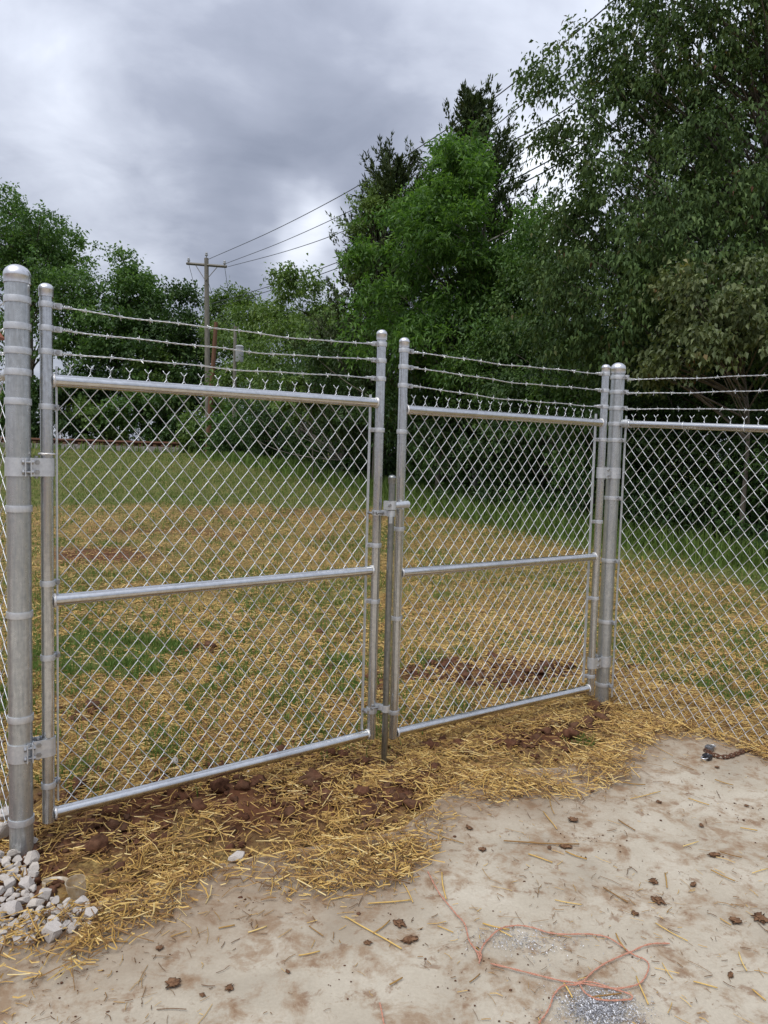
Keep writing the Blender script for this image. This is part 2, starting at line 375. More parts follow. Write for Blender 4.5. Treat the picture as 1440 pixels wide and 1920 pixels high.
# ------------------------------------------------------------------ fence hardware
DW, DH = 0.0775, 0.0957                    # one diamond of the fabric, wide and high
WR = 0.0019
def wire_mesh(nhalf, first, top='barb', bottom='barb', hand=1):
    """one zigzag wire from z=0 up; first=0 starts at its low-x side. / runs lie in front, \\ runs behind, as in woven fabric"""
    hx, hz, d, o = DW / 2, DH / 2, 0.0030 * hand, 0.0012
    P = []
    for k in range(nhalf + 1):
        side = (k + first) % 2
        x = -o if side == 0 else hx + o; inn = 0.0035 if side == 0 else -0.0035
        dn = -d if side == 1 else d        # run arriving: side 1 is reached by a / run (front)
        z = k * hz
        if k > 0: P.append((x + inn, dn, z - 0.0042))
        P.append((x, 0, z))
        if k < nhalf: P.append((x + inn, -dn, z + 0.0042))
    s = 1 if (nhalf + first) % 2 == 1 else -1
    xe = P[-1][0]; ze = P[-1][2]
    if top == 'barb':
        for t in np.linspace(0.15, 1, 7):
            a = math.pi * 1.5 * t * s + (0 if s > 0 else math.pi)
            P.append((xe - s * o + 0.0024 * math.cos(a) * -s * 0.6, 0.0026 * math.sin(a), ze + 0.019 * t))
        P.append((xe + s * 0.006, 0.001, ze + 0.026)); P.append((xe + s * 0.0135, 0.002, ze + 0.036))
    sb = 1 if first == 1 else -1
    x0 = P[0][0]
    if bottom == 'barb':
        pre = [(x0 + sb * 0.011, 0.002, -0.032), (x0 + sb * 0.004, 0.001, -0.020), (x0 - sb * 0.002, -0.002, -0.010)]
        P = pre + P
    elif bottom == 'knuckle':
        pre = [(x0 - sb * 0.004, 0.006, 0.004), (x0 - sb * 0.002, 0.006, -0.014), (x0, 0.002, -0.018), (x0 + sb * 0.001, -0.003, -0.012)]
        P = pre + P
    return MB().tube(P, WR, 6).mesh('wire', True)
def fabric(root, x0, x1, z0, z1, y, slope_=0.0, bottom='barb', hand=1):
    """hang interlocked wires between x0 and x1; every wire is a part"""
    n = int(round((x1 - x0) / (DW / 2))); n -= n % 2
    nh = int(round((z1 - z0) / (DH / 2))); nh += (nh + 1) % 2        # odd: wire pairs meet at the top
    A = wire_mesh(nh, 0, 'barb', bottom, hand); Bm = wire_mesh(nh, 1, 'barb', bottom, hand)
    for me in (A, Bm): me.materials.append(M_WIRE)
    off = (x1 - x0 - n * DW / 2) / 2; zt = z1 - nh * DH / 2
    for i in range(n):
        o = link('wire', A if i % 2 == 0 else Bm, None, root)
        x = x0 + off + i * DW / 2
        o.location = (x, y + random.uniform(-.0006, .0006), zt + slope_ * (x - x0) + (0 if i % 2 else 0))
        o.rotation_euler = (0, 0, random.uniform(-0.006, 0.006))
def pipe(name, mat, root, x, y, z0, z1, r, n=32):
    return MB().tube([(x, y, z0), (x, y, (z0 + z1) / 2), (x, y, z1)], r, n).obj(name, mat, root)
def dome_cap(root, x, y, z, r, mat=None):
    t = np.linspace(0, math.pi / 2, 9)
    prof = [(r + 0.0012, z - 0.030), (r + 0.0035, z - 0.030), (r + 0.0035, z - 0.006), (r + 0.0045, z - 0.004)] + [((r + 0.0045) * math.cos(a) + 1e-5, z + r * 0.92 * math.sin(a)) for a in t]
    return MB().lathe(prof, (x, y, 0), 32).obj('post_cap', mat or M_CAP, root, True, 50)
def bolt(parent, p, d, L=0.034, r=0.0048):
    p = np.array(p, float); d = np.array(d, float); d /= np.linalg.norm(d)
    b = MB().tube([p - d * L / 2, p + d * L / 2], r, 8)
    b.tube([p - d * (L / 2 + .001), p - d * (L / 2 - .006)], r * 1.9, 6); b.tube([p + d * (L / 2 - .008), p + d * (L / 2 - .001)], r * 1.9, 6)
    return b.obj('bolt', M_BOLT, parent, True, 30)
def band(root, x, y, z, r, ang, h=0.022, tab=0.026, name='tension_band', mat=None, jitter=True, with_bolt=True):
    """strap round a pipe with two ears reaching towards ang and a bolt through them"""
    if jitter: z += random.uniform(-.003, .003)
    ca, sa = math.cos(ang), math.sin(ang)
    b = MB(); k = 30; gap = 0.16
    th = np.linspace(ang + gap, ang + 2 * math.pi - gap, k); ri, ro = r + 0.0005, r + 0.0038
    hh = h / 2
    V = []
    for t in th:
        for (q, zz) in ((ro, -hh), (ro + .0006, -hh * .6), (ro + .0006, hh * .6), (ro, hh), (ri, hh), (ri, -hh)):
            V.append((x + q * math.cos(t), y + q * math.sin(t), z + zz))
    b.add(V, [(i * 6 + j, (i + 1) * 6 + j, (i + 1) * 6 + (j + 1) % 6, i * 6 + (j + 1) % 6) for i in range(k - 1) for j in range(6)] + [tuple(range(6)), tuple((k - 1) * 6 + j for j in range(5, -1, -1))])
    for s in (-1, 1):
        c0 = r * 0.97 + tab / 2
        b.box((x + ca * c0 - sa * s * 0.0075, y + sa * c0 + ca * s * 0.0075, z), (tab + .008, 0.003, h * 0.96), ang)
    o = b.obj(name, mat or M_BAND, root, True, 35)
    if with_bolt:
        q = r + tab * 0.55; bolt(o, (x + ca * q, y + sa * q, z), (-sa, ca, 0.0), 0.034)
    return o
def weld(root, p, d, r):
    p = np.array(p, float); d = np.array(d, float)
    b = MB(); k = 26; a = np.array([0, 0, 1.0]) if abs(d[2]) < .9 else np.array([1.0, 0, 0])
    u = np.cross(d, a); u /= np.linalg.norm(u); v = np.cross(d, u)
    t = np.linspace(0, 2 * math.pi, k + 1)
    pts = [p + (r + random.uniform(-.0008, .0012)) * (math.cos(q) * u + math.sin(q) * v) + d * random.uniform(-.0012, .0012) for q in t[:-1]]; pts.append(pts[0])
    b.tube(pts, [0.0045 + random.uniform(-.001, .001) for _ in pts], 6)
    return b.obj('weld_bead', M_WELD, root)
def barbed_strand(root, p0, p1, sag=0.012, barb=0.125):
    """two twisted wires with four-pointed barbs, tied off at both ends"""
    p0 = np.array(p0, float); p1 = np.array(p1, float); L = np.linalg.norm(p1 - p0); d = (p1 - p0) / L
    sd_ = np.cross(d, (0, 0, 1.0)); sd_ /= np.linalg.norm(sd_); up = np.cross(sd_, d)
    k = int(L / 0.017); t = np.linspace(0, 1, k); ph = random.uniform(0, 6)
    wob = 0.0035 * np.sin(t * L * 7 + ph) + 0.002 * np.sin(t * L * 17 + ph * 2)
    base = p0 + t[:, None] * (p1 - p0) + (-sag * 4 * t * (1 - t) + wob * np.sin(math.pi * t) ** 0.5)[:, None] * np.array([0, 0, 1.0])
    a = 2 * math.pi * t * L / 0.075; b = MB()
    for q in (0, math.pi):
        b.tube(base + 0.0023 * (np.cos(a + q)[:, None] * sd_ + np.sin(a + q)[:, None] * up), 0.00165, 5)
    for e, s in ((p0, 1), (p1, -1)):                      # tie-off coils at the ends
        tt = np.linspace(0, 1, 40); aa = tt * 2 * math.pi * 4.5; rr_ = 0.0055
        b.tube(e + s * d * (0.018 + 0.035 * tt)[:, None] + rr_ * (np.cos(aa)[:, None] * sd_ + np.sin(aa)[:, None] * up), 0.0017, 5)
        tt = np.linspace(-2.2, 2.2, 12)                  # loop over the bolt
        b.tube([e + s * d * (0.012 - 0.010 * math.cos(q)) * 1.0 + up * 0.009 * math.sin(q) for q in tt], 0.0017, 5)
    x = random.uniform(0.07, 0.12)
    while x < L - 0.06:
        i = int(x / L * (k - 1)); c = base[i]; r0 = random.uniform(0, 6.28)
        tt = np.linspace(0, 1, 16); aa = tt * 2 * math.pi * 2 + r0
        b.tube(c + d * (0.009 * (tt - .5))[:, None] + 0.0052 * (np.cos(aa)[:, None] * sd_ + np.sin(aa)[:, None] * up), 0.0014, 5)
        for j in range(4):
            q = r0 + j * math.pi / 2 + random.uniform(-.3, .3); v = math.cos(q) * sd_ + math.sin(q) * up + d * random.uniform(-.35, .35)
            e0 = c + d * (-0.004 + 0.008 * (j % 2)); b.tube([e0 + v * 0.002, e0 + v * random.uniform(.013, .019)], [0.0014, 0.0007], 4)
        x += barb + random.uniform(-.012, .012)
    return b.obj('barbed_strand', M_BARB, root, True, 60)
def flat_bar(name, mat, root, x, y, z0, z1, sx=0.005, sy=0.016):
    return MB().box((x, y, (z0 + z1) / 2), (sx, sy, z1 - z0)).obj(name, mat, root, False)
def strap_hinge(root, px, py, pr, sx, sy, sr, z, h, flip=1, front=-1):
    """hinge between a post at (px,py) and a stile at (sx,sy): band round the post, strap round the stile, pin and bolts"""
    hroot = MB()
    d = np.array([sx - px, sy - py]); L = np.linalg.norm(d); d /= L; n = np.array([-d[1], d[0]]); a0 = math.atan2(d[1], d[0])
    def ring(cx, cy, r, a_open, gap):
        k = 30; th = np.linspace(a_open + gap, a_open + 2 * math.pi - gap, k); V = []
        for t in th:
            for (q, zz) in ((r + .0045, -h / 2), (r + .0045, h / 2), (r + .0006, h / 2), (r + .0006, -h / 2)):
                V.append((cx + q * math.cos(t), cy + q * math.sin(t), z + zz))
        hroot.add(V, [(i * 4 + j, (i + 1) * 4 + j, (i + 1) * 4 + (j + 1) % 4, i * 4 + (j + 1) % 4) for i in range(k - 1) for j in range(4)] + [(0, 1, 2, 3), tuple((k - 1) * 4 + j for j in (3, 2, 1, 0))])
    ring(px, py, pr, a0, 0.28); ring(sx, sy, sr, a0 + math.pi, 0.5)
    fr = n * front
    g0, g1 = pr, L - sr
    # stile strap plates reaching back to the post on both faces
    for s in (1, -1):
        c = np.array([sx, sy]) - d * (sr * 0.4 + 0.020) + fr * s * (sr + 0.0026)
        hroot.box((c[0], c[1], z), (sr * 0.8 + 0.044, 0.004, h), a0)
    # post ears standing out in front
    for s in (-1, 1):
        c = np.array([px, py]) + d * (pr * 0.55 + s * 0.010) + fr * (pr * 0.95)
        hroot.box((c[0], c[1], z), (0.004, 0.034, h), a0)
    o = hroot.obj('hinge', M_BAND, root, True, 35)
    mid = np.array([px, py]) + d * (pr + (L - pr - sr) * 0.5)
    pin = MB().tube([(mid[0] + fr[0] * .012, mid[1] + fr[1] * .012, z - h * .62), (mid[0] + fr[0] * .012, mid[1] + fr[1] * .012, z + h * .62)], 0.007, 10).obj('hinge_pin', M_BOLT, o)
    for zz in (-h * .27, h * .27):
        q = np.array([px, py]) + d * (pr * 0.55) + fr * (pr * 0.95 + 0.006)
        bolt(o, (q[0], q[1], z + zz), (d[0], d[1], 0), 0.040, 0.0052)
        q = np.array([sx, sy]) - d * (sr + 0.016)
        bolt(o, (q[0], q[1], z + zz), (fr[0], fr[1], 0), 0.066, 0.0052)
    return o

A = np.array([-1.31484, 2.86493]); B = np.array([-.0357, 3.79069]); C = np.array([.08138, 3.8645]); D = np.array([1.3875, 4.746])
LP = np.array([-1.39585, 2.8063]); RP = np.array([1.48697, 4.81313])
SR, RLR, PR = 0.0235, 0.0235, 0.0435
ZB, ZM, ZT = 0.12, 0.989, 1.85

# ------------------------------------------------------------------ thick gate posts
def gate_post(label, p, ztop, zbands, tab_ang, tabs=True, hint=None):
    root = thing('gate_post', label, 'post', (p[0], p[1], -0.03), 0.0)
    pipe('pipe', M_POST, root, 0, 0, -0.25, ztop + 0.03 - PR * 0.9, PR, 40)
    dome_cap(root, 0, 0, ztop + 0.03 - PR * 0.92, PR)
    for z in zbands: band(root, 0, 0, z + 0.03, PR, tab_ang, 0.025, 0.030, with_bolt=True)
    return root
LF_DIR = np.array([-0.74, 0.672]); LF_DIR /= np.linalg.norm(LF_DIR)
RF_DIR = np.array([2.12, 4.08]) - RP; RF_DIR /= np.linalg.norm(RF_DIR)
lf_a, rf_a = math.atan2(LF_DIR[1], LF_DIR[0]), math.atan2(RF_DIR[1], RF_DIR[0])
post1 = gate_post('thick galvanised gate post beside the white stone pile, ringed by nine steel bands', LP, 2.265, [2.136, 2.038, 1.945, 1.869, 1.757, 1.353, .946, .534, .125], lf_a)
post2 = gate_post('thick galvanised corner post where the fixed fence meets the gate', RP, 2.242, [2.146, 2.054, 1.951, 1.848, 1.741, 1.369, .958, .549, .124], rf_a)

# ------------------------------------------------------------------ the two gate leaves
def gate_leaf(label, P0, P1, zl, zr, tips, bot, bands0, bands1, barbs0, barbs1):
    d = P1 - P0; L = np.linalg.norm(d); th = math.atan2(d[1], d[0])
    root = thing('gate_leaf', label, 'gate', (P0[0], P0[1], 0.0), th, 'double swing gate')
    dz = lambda x: zl + (zr - zl) * x / L
    for x, tip, bt in ((0, tips[0], bot[0]), (L, tips[1], bot[1])):
        pipe('stile', M_PIPE, root, x, 0, bt, tip - SR * 0.9, SR); dome_cap(root, x, 0, tip - SR * 0.92, SR)
    for z in (ZB, ZM, ZT):
        r = MB().tube([(SR * .8, 0, z + dz(0)), (L / 2, 0, z + dz(L / 2)), (L - SR * .8, 0, z + dz(L))], RLR, 28).obj('rail', M_RAIL, root)
        weld(r, (SR + .002, 0, z + dz(0)), (1, 0, 0), RLR * 0.98); weld(r, (L - SR - .002, 0, z + dz(L)), (1, 0, 0), RLR * 0.98)
    yf = RLR + 0.0045
    for x in (SR + 0.018, L - SR - 0.018): flat_bar('tension_bar', M_BAND, root, x, yf - 0.001, ZB + RLR + .01, ZT + 0.055)
    fabric(root, SR + 0.014, L - SR - 0.014, ZB - 0.02, ZT + RLR + 0.012, yf, (zr - zl) / L)
    for z in bands0: band(root, 0, 0, z, SR, 0.55)
    for z in bands1: band(root, L, 0, z, SR, math.pi - 0.55)
    for z0, z1 in zip(barbs0, barbs1):
        band(root, 0, 0, z0, SR, 0.0, 0.022, 0.028); band(root, L, 0, z1, SR, math.pi, 0.022, 0.028)
        barbed_strand(root, (SR + 0.016, -0.002, z0), (L - SR - 0.016, -0.002, z1), random.uniform(.008, .016))
    return root, L, th
leaf1, L1, T1 = gate_leaf('chain link gate leaf carrying the drop rod, hung on the post by the stones', A, B, -.003, .014, (2.213, 2.233), (0.087, 0.110),
                          [1.746, 1.057, .76, .242], [1.727, 1.131, .838, .255], [2.131, 2.044, 1.953], [2.156, 2.078, 1.987])
leaf2, L2, T2 = gate_leaf('chain link gate leaf hung on the corner post, without a drop rod', C, D, -.0096, -.0014, (2.209, 2.22), (0.085, 0.074),
                          [1.722, 1.213, .74, .227], [1.74, 1.214, .712, .199], [2.14, 2.061, 1.965], [2.156, 2.055, 1.95])
def tolocal(P, O, th):
    q = np.array(P[:2]) - O; c, s = math.cos(th), math.sin(th); return np.array([q[0] * c + q[1] * s, -q[0] * s + q[1] * c])
pl = tolocal(LP, A, T1); strap_hinge(leaf1, pl[0], pl[1], PR, 0, 0, SR, 1.511, 0.070); strap_hinge(leaf1, pl[0], pl[1], PR, 0, 0, SR, 0.400, 0.072)
weld(leaf1, (0, 0, 1.562), (0, 0, 1), SR + .003).scale = (1, 1, 1)
pl = tolocal(RP, C, T2); strap_hinge(leaf2, pl[0], pl[1], PR, L2, 0, SR, 1.530, 0.070); strap_hinge(leaf2, pl[0], pl[1], PR, L2, 0, SR, 0.285, 0.070)

# drop rod, its guides and the fork latch (they swing with the first leaf)
rx, ry = tolocal((.037, 3.75), A, T1)
rod = MB().tube([(rx, ry, -.045), (rx, ry, .7), (rx, ry, 1.475)], 0.0165, 24).obj('drop_rod', M_ROD, leaf1)
dome_cap(rod, rx, ry, 1.485, 0.0165, M_ROD)
def ring_only(b, x, y, z, r, h, t=0.0045):
    b.lathe([(r + t, z - h / 2), (r + t, z + h / 2), (r + .0006, z + h / 2), (r + .0006, z - h / 2)], (x, y, 0), 24, True)
for z, hh in ((1.303, 0.030), (0.285, 0.034)):
    b = MB(); ring_only(b, rx, ry, z, 0.0165, hh); ring_only(b, L1, 0, z - (0.0 if z > 1 else .022), SR, 0.026)
    mid = np.array([(rx + L1) / 2, ry / 2]); a = math.atan2(0 - ry, L1 - rx); b.box((mid[0] - .004, mid[1], z), (0.052, 0.005, 0.028), a); b.box((mid[0] + .010, mid[1] + .008, z), (0.052, 0.005, 0.028), a)
    gd = b.obj('rod_guide', M_BAND, leaf1, True, 35); bolt(gd, (L1 - .046, -.008, z - (0 if z > 1 else .02)), (0, 1, 0), .045)
    bolt(gd, (L1 - .012, -.040, z), (1, 0, 0), .04)
b = MB(); ring_only(b, rx, ry, 1.345, 0.0165, 0.044, 0.008); b.box((rx - .022, ry, 1.345), (.030, .036, .044))
# fork: short open tongue reaching past the other stile
b.tube([(rx + .014, ry - .004, 1.345), (rx + .05, ry - .002, 1.346), (rx + .112, ry + .010, 1.348)], [.015, .017, .019], 16)
b.box((rx + .070, ry + .03, 1.338), (.012, .07, .03))
fl = b.obj('fork_latch', M_BAND, leaf1, True, 40); bolt(fl, (rx - .026, ry, 1.345), (0, 1, 0), .05)
MB().box((rx - .016, ry - .019, 1.272), (.018, .005, .036)).obj('padlock_lug', M_BAND, fl, False)

# ------------------------------------------------------------------ fixed fences at both sides
def fence(label, P0, th, length, rail0, rail1, zbot, barbs, mesh_y, first_bands, bottom, slope_):
    root = thing('chain_link_fence', label, 'fence', (P0[0], P0[1], 0.0), th)
    sl = (rail1 - rail0) / length
    r = MB().tube([(PR + .004, 0, rail0), (length / 2, 0, (rail0 + rail1) / 2), (length - .03, 0, rail1)], 0.0210, 24).obj('top_rail', M_RAIL, root)
    MB().lathe([(0.001, -.030), (.0225, -.030), (.0262, -.022), (.0262, .018), (.0218, .020)], (0, 0, 0), 24).obj('rail_end', M_BAND, r)
    re = r.children[0]; re.matrix_local = Matrix.Translation((PR + .034, 0, rail0)) @ Matrix.Rotation(math.pi / 2, 4, 'Y')
    flat_bar('tension_bar', M_BAND, root, PR + 0.022, mesh_y * .6, zbot + .03, rail0 + .05)
    fabric(root, PR + 0.018, length - .05, zbot, rail0 + 0.021 + 0.004, mesh_y, slope_, bottom, -1)
    x = 0.10
    while x < length - .1:                              # rail ties
        zr_ = rail0 + sl * x; t = np.linspace(-.4, 2 * math.pi - 1.2, 22)
        MB().tube([(x + .003 * q, math.cos(q + math.pi * .5) * .0235, zr_ + math.sin(q + math.pi * .5) * .0235) for q in t] + [(x + .02, mesh_y, zr_ - .034)], 0.0019, 5).obj('rail_tie', M_WIRE, root)
        x += 0.36
    for z in barbs: barbed_strand(root, (PR + 0.022, 0, z), (length - .03, 0, z + sl * length * .6), 0.004)
    pipe('line_post', M_PIPE, root, length, 0, -.3, rail1 + .37, 0.030); dome_cap(root, length, 0, rail1 + .37, 0.030)
    return root
fence('fixed chain link fence panel beyond the corner post, with looped wire ends', RP, rf_a, 2.3, 1.850, 1.740, 0.022, [2.128, 2.042, 1.942], 0.026, 0, 'knuckle', -0.046)
fence('fixed chain link fence running back behind the post by the white stones', LP, lf_a, 2.6, 1.862, 1.90, 0.03, [2.136, 2.038, 1.945], -0.026, 0, 'knuckle', 0.0)

# ------------------------------------------------------------------ vegetation
def leaf_mat(name, stops, trans=0.25, rough=0.5, spec=0.35):
    g = Mat(name); f = g.attr('rnd')
    col = g.ramp(f, stops)
    g.set(Base_Color=col, Roughness=rough, Specular_IOR_Level=spec)
    tr = g.n('ShaderNodeBsdfTranslucent'); mx = g.n('ShaderNodeMixShader'); mx.inputs[0].default_value = trans
    bright = g.mix(1.0, col, (1.25, 1.35, 0.6), 'MULTIPLY'); g.l(bright, tr.inputs[0])
    g.l(g.b.outputs[0], mx.inputs[1]); g.l(tr.outputs[0], mx.inputs[2]); g.l(mx.outputs[0], g.out.inputs[0])
    return g.m
M_LEAF_DULL = leaf_mat('olive_leaves', [(0, (0.030, 0.056, 0.019)), (0.45, (0.064, 0.114, 0.034)), (0.85, (0.125, 0.190, 0.060)), (0.965, (0.13, 0.12, 0.055)), (1, (0.13, 0.060, 0.035))], 0.2, 0.6, 0.2)
M_LEAF_ASH = leaf_mat('fresh_green_leaves', [(0, (0.036, 0.088, 0.022)), (0.5, (0.100, 0.205, 0.046)), (1, (0.20, 0.34, 0.080))], 0.42)
M_LEAF_CEDAR = leaf_mat('cedar_sprays', [(0, (0.022, 0.038, 0.014)), (0.5, (0.048, 0.074, 0.026)), (0.9, (0.090, 0.120, 0.042)), (1, (0.11, 0.095, 0.045))], 0.10, 0.7, 0.2)
M_LEAF_HEDGE = leaf_mat('hedge_leaves', [(0, (0.018, 0.042, 0.013)), (0.5, (0.044, 0.092, 0.026)), (0.92, (0.090, 0.160, 0.044)), (1, (0.15, 0.21, 0.06))])
M_LEAF_FAR = leaf_mat('far_leaves', [(0, (0.040, 0.090, 0.026)), (0.5, (0.095, 0.185, 0.050)), (1, (0.18, 0.285, 0.085))], 0.32)
M_LEAF_FARL = leaf_mat('far_light_leaves', [(0, (0.055, 0.100, 0.026)), (0.5, (0.120, 0.200, 0.050)), (1, (0.22, 0.30, 0.090))], 0.3)
M_LEAF_LIME = leaf_mat('lime_leaves', [(0, (0.07, 0.12, 0.030)), (0.5, (0.13, 0.21, 0.050)), (1, (0.21, 0.29, 0.085))])
M_LEAF_OLIVE = leaf_mat('pale_olive_leaves', [(0, (0.060, 0.085, 0.034)), (0.45, (0.115, 0.150, 0.058)), (0.9, (0.20, 0.24, 0.10)), (0.97, (0.26, 0.23, 0.10)), (1, (0.22, 0.10, 0.05))], 0.25)
g = Mat('bark'); nb = g.noise(14, 6, 0.6, stretch=(1, 1, 0.25)); g.set(Base_Color=g.ramp(nb, [(0.3, (0.060, 0.050, 0.040)), (0.7, (0.19, 0.165, 0.135))]), Roughness=0.95).bump(nb, 0.6, 0.02); M_BARK = g.m
g = Mat('pale_bark'); nb = g.noise(14, 6, 0.6, stretch=(1, 1, 0.25)); g.set(Base_Color=g.ramp(nb, [(0.3, (0.15, 0.14, 0.12)), (0.7, (0.34, 0.32, 0.28))]), Roughness=0.95); M_BARK2 = g.m

def unit(v): return v / (np.linalg.norm(v, axis=-1, keepdims=True) + 1e-9)
def leaf_mesh(name, pos, d, L, W, rg, fold=0.35, droop=0.12, rnd=None):
    n = len(pos); d = unit(d)
    side = unit(np.cross(d, unit(rg.normal(size=(n, 3)) * 0.75 + np.array([0, 0, 1.0])))); nrm = np.cross(side, d)
    L = np.asarray(L)[:, None]; W = np.asarray(W)[:, None]
    mid = pos + d * L * 0.42 + nrm * W * fold * 0.5
    tip = pos + d * L + np.array([0, 0, -1.0]) * L * droop
    V = np.stack([pos, mid - side * W * 0.5, tip, mid + side * W * 0.5], 1).reshape(-1, 3)
    V[2::4] -= 0  # tip stays on the midrib
    k = np.arange(n)[:, None] * 4
    F = np.concatenate([k + np.array([0, 2, 1]), k + np.array([0, 3, 2])], 0)
    rnd = rg.random(n) if rnd is None else rnd
    return raw_mesh(name, V, F, {'rnd': np.repeat(rnd, 4)}, False)

def px_lobes(spec):
    """(x, y, radius in picture units, distance, depth factor, weight) -> world ellipsoids"""
    out_ = []
    for (x, y, r, Y, df, wt) in spec:
        c = at(x, y, Y); R = r * Y / FPX; out_.append((c, np.array([R, R * df, R]), wt))
    return out_
def limbs(base, top, r0, targets, rg, rbranch, wob=0.15, segs=7, frac=(0.2, 0.95)):
    """trunk and one bending branch to each target; returns an MB"""
    b = MB(); t = np.linspace(0, 1, 10); base = np.array(base); top = np.array(top)
    H = np.linalg.norm(top - base)
    off = np.stack([np.sin(t * 5 + rg.uniform(0, 6)), np.cos(t * 4 + rg.uniform(0, 6)), 0 * t], -1) * wob * (t * (1 - 0.3 * t))[:, None]
    tr = base + t[:, None] * (top - base) + off
    b.tube(tr, r0 * (1 - 0.82 * t) , 9)
    for q in targets:
        hd = np.linalg.norm(q[:2] - base[:2]); zt = q[2] - hd * rg.uniform(0.35, 1.0)
        f = np.clip((zt - base[2]) / max(top[2] - base[2], .1), *frac); i = f * 9; k = min(int(i), 8)
        s = tr[k] + (tr[k + 1] - tr[k]) * (i - k); u = np.linspace(0, 1, segs)[:, None]
        ctrl = s * 0.45 + q * 0.55 + np.array([0, 0, 0.12 * hd]) * rg.uniform(-.6, 1.0) + rg.normal(size=3) * 0.06 * hd
        P = (1 - u) ** 2 * s + 2 * u * (1 - u) * ctrl + u ** 2 * q
        rb = rbranch * rg.uniform(.5, 1.1); b.tube(P, rb * (1 - 0.85 * u[:, 0]) + 0.002, 4, False)
    return b
def broadleaf(name, label, base, top, r0, lobes, n_anchor, n_twig, n_leaf, L, W, mat, seed, droop=0.3, twig=0.5, rbranch=0.05, n_branch=160, bark=None, group=None, cat='tree', parts=('trunk', 'crown'), shell=0.45, up=0.25, bough=10):
    rg = np.random.default_rng(seed)
    wt = np.array([l[2] * np.prod(l[1]) ** (2 / 3) for l in lobes]); wt /= wt.sum()
    nbg = max(14, n_anchor // bough); li = rg.choice(len(lobes), nbg, p=wt); Cc = np.array([l[0] for l in lobes])[li]; Rr = np.array([l[1] for l in lobes])[li]
    u = unit(rg.normal(size=(nbg, 3))); rad = shell + (1 - shell) * rg.random(nbg) ** 0.6
    lump = 0.78 + 0.5 * fbm(u[:, 0] * 2.2 + li * 3.1, u[:, 1] * 2.2 + u[:, 2] * 2.9, seed, 3)
    anc = Cc + u * Rr * (rad * lump)[:, None]
    bi = rg.integers(0, nbg, n_anchor); br = 0.25 * Rr.mean(axis=1)[bi]
    u, Rr, Cc0 = u[bi], Rr[bi], Cc; Cc = Cc[bi]
    anc = anc[bi] + rg.normal(size=(n_anchor, 3)) * br[:, None] * np.array([1, 1, .55])
    anc[:, 2] = np.maximum(anc[:, 2], base[2] + 0.12)
    outw = unit((anc - np.average(Cc, axis=0)) * np.array([1, 1, 0.6]) + u * Rr * 0.9)
    tw = np.repeat(anc, n_twig, 0); to = np.repeat(outw, n_twig, 0)
    td = unit(to * 0.75 + rg.normal(size=tw.shape) * 0.62 + np.array([0, 0, up])); tl = twig * rg.uniform(.45, 1.15, len(tw))
    lp = np.repeat(tw, n_leaf, 0); ld = np.repeat(td, n_leaf, 0); ll = np.repeat(tl, n_leaf); n = len(lp)
    s = rg.random(n) ** 0.8
    pos = lp + ld * (s * ll)[:, None] + np.array([0, 0, -0.18]) * (s ** 2 * ll)[:, None] + rg.normal(size=(n, 3)) * (0.07 * ll + L * 0.25)[:, None]
    pos[:, 2] = np.maximum(pos[:, 2], base[2] + 0.02)
    d = ld * 0.45 + rg.normal(size=(n, 3)) * 0.6 + np.array([0, 0, -droop])
    sz = rg.uniform(.65, 1.25, n)
    clump = np.repeat(np.repeat(.5 * rg.random(nbg)[bi] + .5 * rg.random(n_anchor), n_twig), n_leaf)
    rnd = np.clip(0.72 * rg.random(n) + 0.42 * (clump - 0.2), 0, 1)
    crown = leaf_mesh(parts[1], pos, d, L * sz, W * sz, rg, droop=0.10 + droop * 0.25, rnd=rnd)
    base = np.array(base, float)
    root = thing(name, label, cat, base, 0, group)
    sel = anc[rg.choice(n_anchor, min(n_branch, n_anchor), replace=False)]
    tb = limbs(base - np.array([0, 0, .15]), top, r0, sel, rg, rbranch)
    me = tb.mesh(parts[0]); me.transform(Matrix.Translation(-Vector(base))); link(parts[0], me, bark or M_BARK, root)
    crown.transform(Matrix.Translation(-Vector(base))); link(parts[1], crown, mat, root)
    return root
